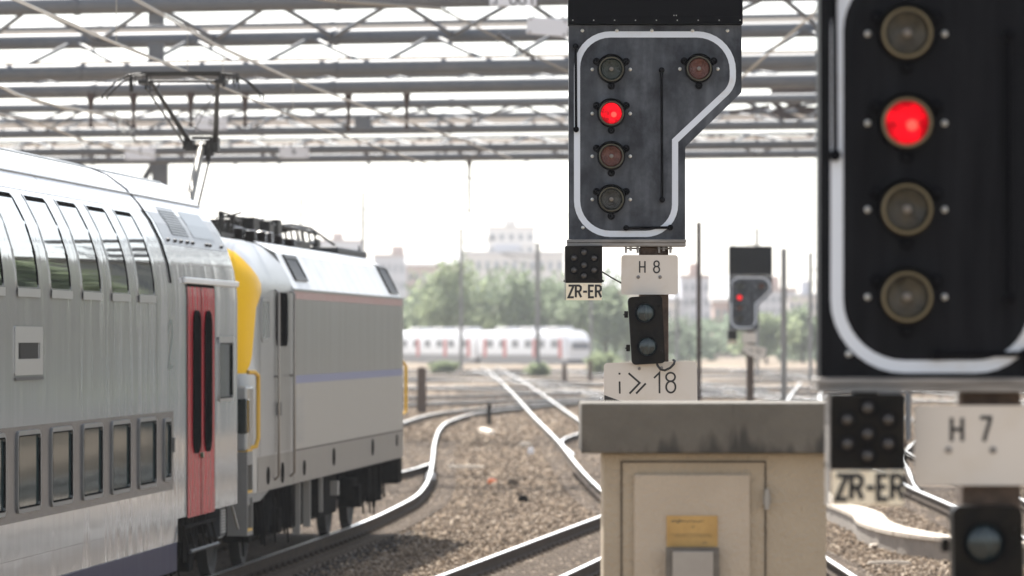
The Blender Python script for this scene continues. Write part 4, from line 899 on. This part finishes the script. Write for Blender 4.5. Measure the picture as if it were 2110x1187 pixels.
# column of the farthest gantry showing behind the coach roof
b = MB(); p = at(330, 330, 166); b.box(-.27, .27, -.2, .2, 0, p.z); b.prism([(-.27, p.z), (-.6, p.z-.55), (-.6, p.z-.95), (-.27, p.z-.4)], -.1, .1)
b.build('gantry_column', M_tube, label='blue grey steel column rising behind the coach roof under the lowest gantry', category='column').location = (p.x, p.y, 0)
# clutter of equipment at the gantry end, right
def box_thing(name, px, py, D, w_, h_, dep, m, label, cat, txt=None, tilt=0, group=None):
    p = at(px, py, D); root = MB().box(-w_/2, w_/2, 0, dep, -h_/2, h_/2).build(name, m, bevel=.01, label=label, category=cat)
    root.location = p; root.rotation_euler = (0, R(tilt), 0)
    if group: root['group'] = group
    b = MB()
    for sx in (-1, 1):
        b.tube([(sx*w_*.35, dep*.5, h_/2), (sx*w_*.35, dep*.5, h_/2+.12)], .02, 6); b.lathe([(.025, 0), (.02, -.02)], (sx*w_*.42, 0, -h_*.38), 6); b.lathe([(.025, 0), (.02, -.02)], (sx*w_*.42, 0, h_*.38), 6)
    b.build('bracket', M_mast, root)
    if txt: b = MB(); write(b, txt[0], -txt[1]/2, -h_*.28+txt[4], txt[2], txt[3], -.004); b.build('lettering', M_letter, root)
    return root
box_thing('sign_board', 1057, -8, 104, .98, .42, .05, M_sign, 'white number board cut off by the top edge of the picture', 'sign', ('F 661', .70, .30, .035, -.06), group='white boards hung on the gantries')
box_thing('sign_board', 1128, 55, 103, .86, .36, .06, M_sign, 'tilted white board beside the middle signal head under the top gantry', 'sign', tilt=5, group='white boards hung on the gantries')
box_thing('sign_board', 435, 254, 148, .96, .40, .05, M_sign, 'white board with a 6 seen between the raised pantograph arms', 'sign', ('6', .1, .2, .03, .05), group='white boards hung on the gantries')
box_thing('sign_board', 288, 316, 150, .92, .40, .05, M_sign, 'white board low on the left just above the coach roof', 'sign', ('1', .06, .2, .03, .05), group='white boards hung on the gantries')
box_thing('sign_board', 606, 314, 152, .90, .36, .05, M_sign, 'white board low in the steelwork right of the pantograph', 'sign', ('6', .1, .2, .03, .05), group='white boards hung on the gantries')
b = MB(); rr = random.Random(11)
for k in range(16):
    p = at(rr.uniform(1585, 1700), rr.uniform(172, 262), 150); b.bar(p, p+Vector((rr.uniform(-1.4, 1.4), rr.uniform(0, .6), rr.uniform(-.35, .35))), rr.uniform(.05, .22), rr.uniform(.05, .2))
p = at(1640, 180, 150); b.box(p.x-.75, p.x+1.2, 149.8, 150.2, p.z-.25, p.z+.1)
b.build('switch_assembly', M_mast, label='dark cluster of switch gear at the right end of the gantries', category='switchgear')
# ================================================================ OVERHEAD WIRES
def wire(label, pts, r=.007, gap=.035, group='overhead wires', m=None, extra=()):
    b = MB(); P0 = Vector(pts[0])
    for s_ in ((-gap/2, gap/2) if gap else (0,)): b.tube([Vector(p)-P0+Vector((s_, 0, 0)) for p in pts], r, 6)
    for a_, c_, rr_ in extra: b.tube([Vector(a_)-P0, Vector(c_)-P0], rr_, 5)
    o = b.build('overhead_wire', m or M_wire, label=label, category='wire', group=group); o.location = P0; return o
def ax(D, z, dx=0): return Vector((.07598*D-9.136+dx, D, z))
wire('contact wire coming down from the top left corner to the pantograph', [ax(30, 6.42, .1), ax(50, 6.45, .1), ax(58, 6.42), ax(64.3, 6.40)], .010, .05, extra=[(ax(58.6, 7.3), ax(58.6, 6.43), .005), (ax(64.2, 7.0, .05), ax(64.2, 6.41, .05), .004)])
wire('contact wire running on beyond the pantograph', [ax(64.6, 6.40), ax(80, 6.35, -.1), ax(110, 6.4, .1), ax(150, 6.4)], .008, .03)
wire('messenger wire crossing above the pantograph towards the middle', [ax(40, 7.3), ax(58, 7.08), ax(67, 6.92), ax(76, 6.9), ax(90, 7.0), ax(120, 7.3)], .010, .05, extra=[(ax(76, 6.9), ax(76, 6.4), .004), (ax(68, 6.92), ax(68, 6.4), .004)])
def wpts(l): return [at(*q) for q in l]
wire('wire of the track on the left dropping from the edge of the picture', wpts([(-60, 160, 52), (10, 182, 60), (35, 195, 62), (140, 225, 80), (235, 232, 95)]), .012, .05)
wire('lower wire on the left running just above the coach roof', wpts([(-60, 215, 56), (60, 208, 75), (150, 222, 90), (240, 245, 105), (480, 255, 125)]), .012, .05)
wire('pale sloping wire left above the coach roof', wpts([(-50, 225, 80), (70, 250, 90), (200, 300, 105), (330, 322, 120)]), .014, .04)
wire('heavy wire from the top centre ending at the insulator cluster', wpts([(560, -18, 96), (690, 2, 98), (905, 18, 100)]), .03, .05)
wire('thin wire running down right from the insulator to the middle signal', wpts([(905, 18, 100), (935, 32, 100), (1065, 98, 100), (1175, 150, 100), (1300, 215, 100)]), .012, .06)
wire('sloping wire between the two large signals at the top', wpts([(1720, -10, 100), (1600, 95, 104), (1500, 185, 108)]), .012, .05)
wire('pale wire in the steelwork right of the pantograph', wpts([(450, 95, 118), (520, 130, 121), (600, 158, 124), (685, 178, 128)]), .022, .05)
def insulator_cluster(px, py, D, label, n=9, s=1., ang=-35):
    root = empty('insulator_cluster', at(px, py, D), label=label, category='insulator')
    rr = random.Random(n); b = MB(); d = Vector((math.cos(R(ang)), .1, math.sin(R(ang)))); b.tube([-d*.45*s, d*.5*s], .03*s, 8)
    for k in range(n): c = d*lerp(-.4, .4, k/(n-1))*s; b.tube([c-d*.012, c+d*.012], .07*s, 10)
    b.build('disc_string', M_insul, root)
    b = MB()
    for k in range(8): p = Vector((rr.uniform(-.4, .4)*s, rr.uniform(-.1, .1), rr.uniform(-.12, .12)*s)); b.bar(p, p+Vector((rr.uniform(-.2, .2), 0, rr.uniform(-.12, .12)))*s, .03*s, .04*s)
    b.build('fitting', M_bolt, root); return root
insulator_cluster(1062, 95, 100, 'glinting insulator string on the sloping wire left of the middle signal')
insulator_cluster(927, 26, 100, 'small insulator at the end of the heavy top wire', 4, .35)
insulator_cluster(270, 268, 108, 'dark cluster of insulators at left above the coach roof', 7, .6, -70)
insulator_cluster(240, 250, 108, 'cluster of insulators leftmost above the coach roof', 6, .45, -80)
# ================================================================ FAR YARD: railcar, masts, posts, trees, buildings
def railcar_unit():
    d = Vector((-.37, .93, 0)).normalized(); rz = math.atan2(-d.x, d.y); p0 = at(1196, 755, 503); L = 25.
    for k in range(3):
        P = Vector((p0.x, p0.y, 0))+d*(k*(L+.8)); root = empty('railcar', P, rz, label=['white railcar with rounded cab end at the right of the far train', 'middle white railcar of the far train with red doors', 'left white railcar of the far train beside the yellow handrail'][k], category='railcar', group='cars of the far white train')
        sec = [(-1.42, .8), (-1.42, 2.9), (-1.2, 3.5), (-.6, 3.75), (.6, 3.75), (1.2, 3.5), (1.42, 2.9), (1.42, .8)]
        b = MB(); ys = [(0, .86, .62 if k == 0 else 1), (.5, .95, .8 if k == 0 else 1), (1.4, 1, 1), (L, 1, 1)]
        if k: ys = [(0, 1, 1), (L, 1, 1)]
        loft(b, [[(x*f, y, .8+(z-.8)*g) for x, z in sec] for y, f, g in ys]); b.build('body', M_emu, root, smooth=True, angle=30)
        b = MB(); b.box(-1.3, 1.3, .5, L-.5, .3, .8); b.build('underframe', M_emug, root)
        for sx in (-1, 1):
            for j in range(6):
                y = 2.6+j*3.6; MB().box(sx*1.42-.02, sx*1.42+.02, y, y+1.9, 1.95, 2.75).build('window', M_emug, root)
            for y in (1.6, 8.6, 16.9, 22.6):
                MB().box(sx*1.425-.02, sx*1.425+.02, y-.1, y+.85, .95, 2.85).build('door', M_emur, root)
            MB().box(sx*1.42-.015, sx*1.42+.015, 1.5, L-.3, .82, 1.2).build('grey_stripe', M_emug, root)
        for y in (4, 11, 18): MB().box(-.9, .9, y, y+3.4, 3.74, 4.1).build('roof_unit', M_emu, root, bevel=.1)
        if k == 0: b = MB(); b.box(-.9, .9, -.02, .3, 1.8, 2.5); b.build('windscreen', M_emug, root)
railcar_unit()
def mast(px, py_top, D, r, label, m=M_mast, arm=0, name='catenary_mast', group='masts in the yard'):
    p = at(px, py_top, D); root = empty(name, (p.x, D, -.2), label=label, category='mast', group=group); h = p.z+.2
    b = MB(); b.box(-r, r, -r*.2, r*.2, 0, h); b.box(-r, -r*.7, -r, r, 0, h); b.box(r*.7, r, -r, r, 0, h); b.build('shaft', m, root)
    MB().box(-r*2, r*2, -r*2, r*2, 0, .35).build('footing', M_trough, root)
    if arm:
        b = MB(); b.tube([(0, 0, h-1.2), (arm, 0, h-.9)], .05, 6); b.tube([(0, 0, h-2.2), (arm*.9, 0, h-.95)], .04, 6); b.tube([(0, 0, h-.1), (arm, 0, h-.9)], .02, 5); b.build('bracket_arm', m, root)
    return root
mast(1440, 458, 140, .065, 'tall thin dark brown mast right of the middle signal')
mast(1615, 512, 210, .12, 'grey mast right of the small far signal', M_mastg, 0)
mast(1670, 520, 330, .13, 'faint mast beside the edge of the nearest signal', M_mastg, 2.5)
mast(950, 470, 420, .14, 'pale mast in front of the trees left of the tower block', M_mastg, 3)
mast(1108, 500, 400, .18, 'pale thick mast below the right side of the tower block', M_mastg, -3)
mast(1218, 560, 450, .14, 'faint mast just left of the H 8 plate', M_mastg, 2)
mast(1560, 470, 360, .12, 'faint mast just behind the small far signal', M_mastg, -2.5)
mast(748, 395, 330, .10, 'faint mast above the locomotive roof', M_mastg, 3)
mast(620, 385, 380, .10, 'faint mast left above the folded pantograph', M_mastg, 3)
mast(1395, 600, 480, .14, 'faint short mast behind the two-lens lamp', M_mastg, 2)
def post(px, py0, py1, w_, label, m=M_rust, g='short brown posts in the yard'):
    D = (H+.2)*F/(py1-HY); h = (py1-py0)*D/F; b = MB(); b.prism([(-w_/2, 0), (w_/2, 0), (w_/2*.9, h*.97), (w_*.3, h), (-w_*.3, h), (-w_/2*.9, h*.97)], -w_/2, w_/2)
    o = b.build('track_post', m, label=label, category='post', group=g, bevel=.02); o.location = ((px-CX)*D/F, D, -.2); return o
post(869, 757, 852, .40, 'thick brown post right beside the rear of the locomotive')
post(1163, 748, 792, .35, 'brown stub post in front of the railcar cab'); post(1216, 742, 786, .35, 'brown stub post left of the H 8 speed plate'); post(1335, 748, 800, .4, 'stub post hidden behind the speed plate')
post(1008, 832, 876, .16, 'small dark marker post between the converging rails', M_under)
# small things by the rails
def small(name, px, py, D_, dims, m, label, cat, rz=0, z=-.2):
    D = (H+.2)*F/(py-HY) if D_ is None else D_; b = MB(); w_, dp, h_ = dims
    b.prism([(-w_/2, 0), (w_/2, 0), (w_/2*.92, h_), (-w_/2*.92, h_)], -dp/2, dp/2); b.box(-w_*.3, w_*.3, -dp*.3, dp*.3, h_, h_*1.25)
    o = b.build(name, m, bevel=min(dims)*.15, label=label, category=cat); o.location = ((px-CX)*D/F, D, z); o.rotation_euler = (0, 0, R(rz)); return o
small('relay_box', 887, 992, None, (.22, .35, .16), M_sign, 'small white box beside the curving left rail', 'box')
small('orange_cap', 1014, 996, None, (.20, .25, .08), M_orange, 'small orange plastic cap on the ballast', 'cap')
small('timber_block', 1057, 1000, None, (.24, .3, .12), M_sleeper, 'dark timber block right of the orange cap', 'block')
small('timber_block', 1078, 1034, None, (.2, .3, .10), M_under, 'black block lying on the ballast lower right of the orange cap', 'block')
small('concrete_slab', 1083, 920, None, (.34, .9, .10), M_trough, 'pale slab on the ballast between the rails', 'slab')
small('stone_lump', 1094, 936, None, (.18, .25, .14), M_sign, 'bright white lump just below the pale slab', 'stone')
b = MB(); b.box(-.09, .09, -2.6, 2.6, 0, .14); o = b.build('marker_board', M_beige, bevel=.02, label='long pale board lying on the ballast between the converging rails', category='board'); D = 31926/(893-697); o.location = ((1003-CX)*D/F, D, -.2); o.rotation_euler = (0, 0, R(4))
small('drain_cover', 960, 965, None, (.9, .4, .06), M_trough, 'pale flat cover on the ballast above the orange cap', 'cover')
small('concrete_slab', 1826, 1128, None, (.5, .35, .05), M_trough, 'pale slab on the ballast left of the cable trough', 'slab')
small('concrete_slab', 1833, 1162, None, (.62, .12, .035), M_trough, 'thin pale strip of concrete in the ballast below the slab', 'slab')
for i, (px, py, w_) in enumerate(((905, 835, .9), (1130, 815, .8), (1075, 800, 1.2), (950, 800, 1.3), (1175, 808, .9), (1500, 815, 1.2), (1590, 805, 1.0), (1660, 790, 1.5))):
    small('concrete_slab', px, py, None, (w_, .8, .18), M_trough, '%s blurred pale concrete cover between the yard tracks, counted from the left train side' % ['first', 'second', 'third', 'fourth', 'fifth', 'sixth', 'seventh', 'eighth'][i], 'slab')
# cable trough
def trough():
    pts = [(5.55, 92), (5.62, 86), (5.72, 80), (5.60, 76.5), (5.72, 73.5), (6.10, 71.0), (6.9, 68.8), (8.2, 66.8), (10, 64.5)]
    c = resample(pts, .25); root = empty('cable_trough', (c[0].x, c[0].y, -.2), label='pale concrete cable trough snaking through the ballast at lower right', category='cable trough'); org = Vector((c[0].x, c[0].y, 0))
    body, lid = MB(), MB(); n = 0; i = 0
    while i < len(c)-3:
        p, q = c[i]-org, c[i+2]-org; d = (q-p).normalized(); k = .22
        q2 = q-d*.012; body.bar(p+Vector((0, 0, .08)), q+Vector((0, 0, .08)), .44, .34); lid.bar(p+Vector((0, 0, .275)), q2+Vector((0, 0, .275)), .50+random.uniform(-.01, .02), .05+random.uniform(0, .012)); i += 2
    body.build('wall', M_trside, root); lid.build('lid', M_trough, root)
trough()
# trees
def leaf_mesh(n, rx, rz, seed, leaf=.35):
    r_ = np.random.default_rng(seed); cl = r_.normal(0, 1, (26, 3)); cl /= np.linalg.norm(cl, axis=1)[:, None]; cl *= r_.uniform(.35, 1.0, (26, 1))*np.array([rx, rx, rz]); 
    k = r_.integers(0, 26, n); c = cl[k]+r_.normal(0, .22, (n, 3))*np.array([rx, rx, rz*.8]); q = r_.normal(0, 1, (n, 4, 3))*leaf*.55
    v = c[:, None, :]+q; V = v.reshape(-1, 3); return V, [(4*i, 4*i+1, 4*i+2, 4*i+3) for i in range(n)]
leafm = {}
def tree(px, py_top, D, rx, label, kind=0, group='trees beyond the far train', cat='tree', name='leafy_tree', hmin=0.):
    p = at(px, py_top, D); Ht = p.z; root = empty(name, (p.x, D, -.2), random.uniform(0, 6), label=label, category=cat, group=group)
    rz_ = Ht*.42
    V, Fc = leaf_mesh(1500, rx, rz_, kind*31+int(px), leaf=.55 if Ht > 6 else .2)
    b = MB(); b.V = [(x, y, z+Ht-rz_) for x, y, z in V.tolist()]; b.F = Fc; b.M = [0]*len(Fc)
    me = bpy.data.meshes.new('crown'); me.from_pydata(b.V, [], b.F); me.materials.append([M_leaf, M_leafd, M_leafl][kind % 3])
    o = bpy.data.objects.new('crown', me); C.objects.link(o); o.parent = root
    b = MB(); b.tube([(0, 0, 0), (.1, 0, Ht*.35), (-.1, .1, Ht*.75)], [Ht*.03, Ht*.022, .05], 8)
    for a_ in range(4): t = a_*1.6; b.tube([(0, 0, Ht*(.3+.08*a_)), (math.cos(t)*rx*.6, math.sin(t)*rx*.6, Ht*(.6+.08*a_))], [.12, .03], 6)
    b.build('trunk', M_bark, root)
tl = [(868, 600, 640, 3.5, 1), (905, 548, 620, 5.0, 0), (950, 545, 600, 5.0, 2), (992, 560, 640, 4.5, 0), (1035, 590, 620, 4.5, 1), (1078, 558, 600, 5.0, 0), (1120, 575, 630, 4.5, 1), (1165, 550, 610, 5.0, 0), (1205, 580, 640, 4.8, 1), (1250, 560, 600, 5.0, 0), (1292, 600, 630, 4.5, 1), (1350, 640, 640, 4.0, 1), (1420, 650, 660, 4.0, 1), (1580, 640, 600, 3.8, 2), (1655, 630, 620, 4.0, 0)]
pos = ['leftmost', 'second', 'third', 'fourth', 'fifth', 'sixth', 'seventh', 'eighth', 'ninth', 'tenth', 'eleventh']
for i, (px, py, D, rx, k) in enumerate(tl):
    lab = '%s hazy green tree %sbehind the far white train' % (pos[i], 'from the left ' if i else '') if i < 11 else ['', '', '', '', '', '', '', '', '', '', '', 'low dark tree hidden behind the two-lens lamp', 'low tree right of the tall brown mast', 'pale green tree behind the leaning plates of the small signal', 'green tree against the edge of the nearest signal'][i]
    tree(px, py, D, rx, lab, k)
tree(915, 738, 430, 1.1, 'small green bush in front of the far train at left', 2, 'bushes in the yard', 'bush', 'bush'); tree(1236, 722, 420, 1.5, 'light green bush at the right end of the far train', 2, 'bushes in the yard', 'bush', 'bush'); tree(1110, 745, 400, .8, 'small yellowish bush below the far train', 2, 'bushes in the yard', 'bush', 'bush')
for i, (px, py, D_, r_) in enumerate(((2560, 180, 150, 2.6), (2760, 260, 146, 2.2), (3010, 150, 150, 3), (3300, 230, 150, 2.5))): tree(px, py, D_, r_, '%s tree added outside the frame to vary the train window reflections' % ['first', 'second', 'third', 'fourth'][i], i, 'unseen trees added for the reflections')  # added unseen trees that break up the reflections in the coach windows
for i, px in enumerate(range(2250, 5200, 260)): tree(px, 540+(i % 3)*25, 560, 6., 'tree outside the frame to the right, number %s from the nearest signal' % ['one', 'two', 'three', 'four', 'five', 'six', 'seven', 'eight', 'nine', 'ten', 'eleven', 'twelve'][i], i % 3, 'trees beyond the right edge')
# buildings
def building(px0, px1, py_top, D, label, k, nx, nz, dep=14, roof='flat'):
    a_ = at(px0, py_top, D); c_ = at(px1, py_top, D); w_ = c_.x-a_.x; h_ = a_.z+.2
    root = empty('apartment_building', ((a_.x+c_.x)/2, D, -.2), label=label, category='building', group='hazy buildings on the skyline')
    MB().box(-w_/2, w_/2, 0, dep, 0, h_).build('wall', M_bld[k], root)
    b = MB(); b.box(-w_/2-.3, w_/2+.3, -.3, dep+.3, h_, h_+.6)
    if roof == 'pitched': b.add([(-w_/2-.4, -.4, h_+.6), (w_/2+.4, -.4, h_+.6), (w_/2+.4, dep+.4, h_+.6), (-w_/2-.4, dep+.4, h_+.6), (-w_/2-.4, dep/2, h_+4.5), (w_/2+.4, dep/2, h_+4.5)], [(0, 1, 5, 4), (2, 3, 4, 5), (0, 4, 3), (1, 2, 5)])
    else: b.box(-w_*.15, w_*.1, dep*.3, dep*.6, h_+.6, h_+2.8)
    b.build('roof', M_bld[(k+1) % 4], root)
    first = None
    for i in range(nx):
        for j in range(nz):
            x = lerp(-w_/2, w_/2, (i+.5)/nx); z = h_-(j+.7)*h_/(nz+.3)
            if first is None:
                ww, hh = w_/nx*.5, h_/(nz+.3)*.5; first = MB().box(-ww/2, ww/2, -.05, .1, -hh/2, hh/2).build('window', M_bwin, root); o = first
            else: o = first.copy(); C.objects.link(o); o.parent = root
            o.location = (x, 0, z)
building(1005, 1102, 470, 1500, 'tall pale tower block standing above the trees', 3, 5, 9)
building(940, 1162, 522, 1400, 'long low block in front of the foot of the tower block', 0, 12, 5)
building(770, 872, 528, 1300, 'grey block on the skyline right of the locomotive roof', 1, 8, 5); building(838, 950, 548, 1150, 'brick coloured block left behind the trees', 2, 8, 5, roof='pitched')
building(652, 742, 498, 1500, 'hazy block above the rear of the locomotive', 1, 8, 6); building(560, 668, 512, 1600, 'hazy low block behind the locomotive roof gear', 3, 8, 5)
building(1150, 1260, 575, 1000, 'pale house row behind the lamp cluster plate', 3, 8, 4); building(1250, 1330, 600, 900, 'house behind the H 8 plate', 2, 6, 3, roof='pitched')
building(1392, 1478, 572, 950, 'dark grey block with stepped top right of the middle signal', 1, 6, 5); building(1472, 1530, 622, 800, 'brick house left of the small far signal', 2, 4, 3, roof='pitched')
building(1560, 1640, 600, 900, 'grey block right of the small far signal', 1, 6, 5); building(1625, 1710, 612, 850, 'cream block beside the nearest signal', 0, 6, 4)
building(1330, 1400, 622, 850, 'cream house behind the two-lens lamp', 0, 5, 3, roof='pitched'); building(1700, 2100, 590, 900, 'long grey block hidden behind the nearest signal', 1, 20, 4)
building(2100, 3400, 575, 800, 'long pale block outside the frame to the right', 0, 40, 5)
root = empty('added_hall', (46, 178, -.2), R(8), label='unseen hall added beyond the right edge to darken the train window reflections', category='building')  # added unseen hall, sized to give the coach side something dark to reflect
MB().box(-25, 25, 0, 12, 0, 13.4).build('wall', mat('hall_green_grey', (.20, .22, .21), .7, col2=(.28, .29, .27), vscale=.6), root); MB().box(-26, 26, -1.5, 13, 13.4, 14.2).build('roof', M_cap, root)
for k in range(12): MB().box(-24+k*4, -21.4+k*4, -.06, .05, 1.2, 3.6).build('window', mat('hall_glass', (.10, .20, .17), .2), root)
for k in range(12): MB().box(-24+k*4, -21.4+k*4, -.06, .05, 4.6, 6.2).build('window', M_bwin, root)
# low hedge line closing the yard
b = MB(); V, Fc = leaf_mesh(9000, 1, 1, 5, 1.2); r_ = np.random.default_rng(3); cx = r_.uniform(-70, 90, 9000); V = r_.normal(0, 1, (9000, 4, 3))*.5; V += np.stack([cx, r_.uniform(655, 690, 9000), 1.5+r_.uniform(-1.5, 3.2, 9000)+1.2*np.sin(cx*.25)], 1)[:, None, :]
me = bpy.data.meshes.new('hedge'); me.from_pydata(V.reshape(-1, 3).tolist(), [], [(4*i, 4*i+1, 4*i+2, 4*i+3) for i in range(9000)]); me.materials.append(MATS['leaves_dark']); o = bpy.data.objects.new('hedge', me); C.objects.link(o); o['kind'] = 'stuff'; o['label'] = 'dark green shrubbery closing the far side of the yard'; o['category'] = 'shrubbery'
# ================================================================ HAZE
hz = MB().box(-700, 700, -12, 1750, -1.3, 60).build('haze', [], kind='stuff') if False else None
b = MB(); b.box(-700, 700, -12, 1750, -1.4, 60); o = b.build('haze', mat('haze_air', (1, 1, 1)), kind='stuff', label='bright summer haze over the yard', category='haze')
t = MATS['haze_air'].node_tree; t.nodes.remove(t.nodes['Principled BSDF']); pv = t.nodes.new('ShaderNodeVolumePrincipled'); pv.inputs['Color'].default_value = (.92, .95, 1, 1); pv.inputs['Density'].default_value = .00017; pv.inputs['Anisotropy'].default_value = .3
t.links.new(pv.outputs[0], t.nodes['Material Output'].inputs['Volume'])
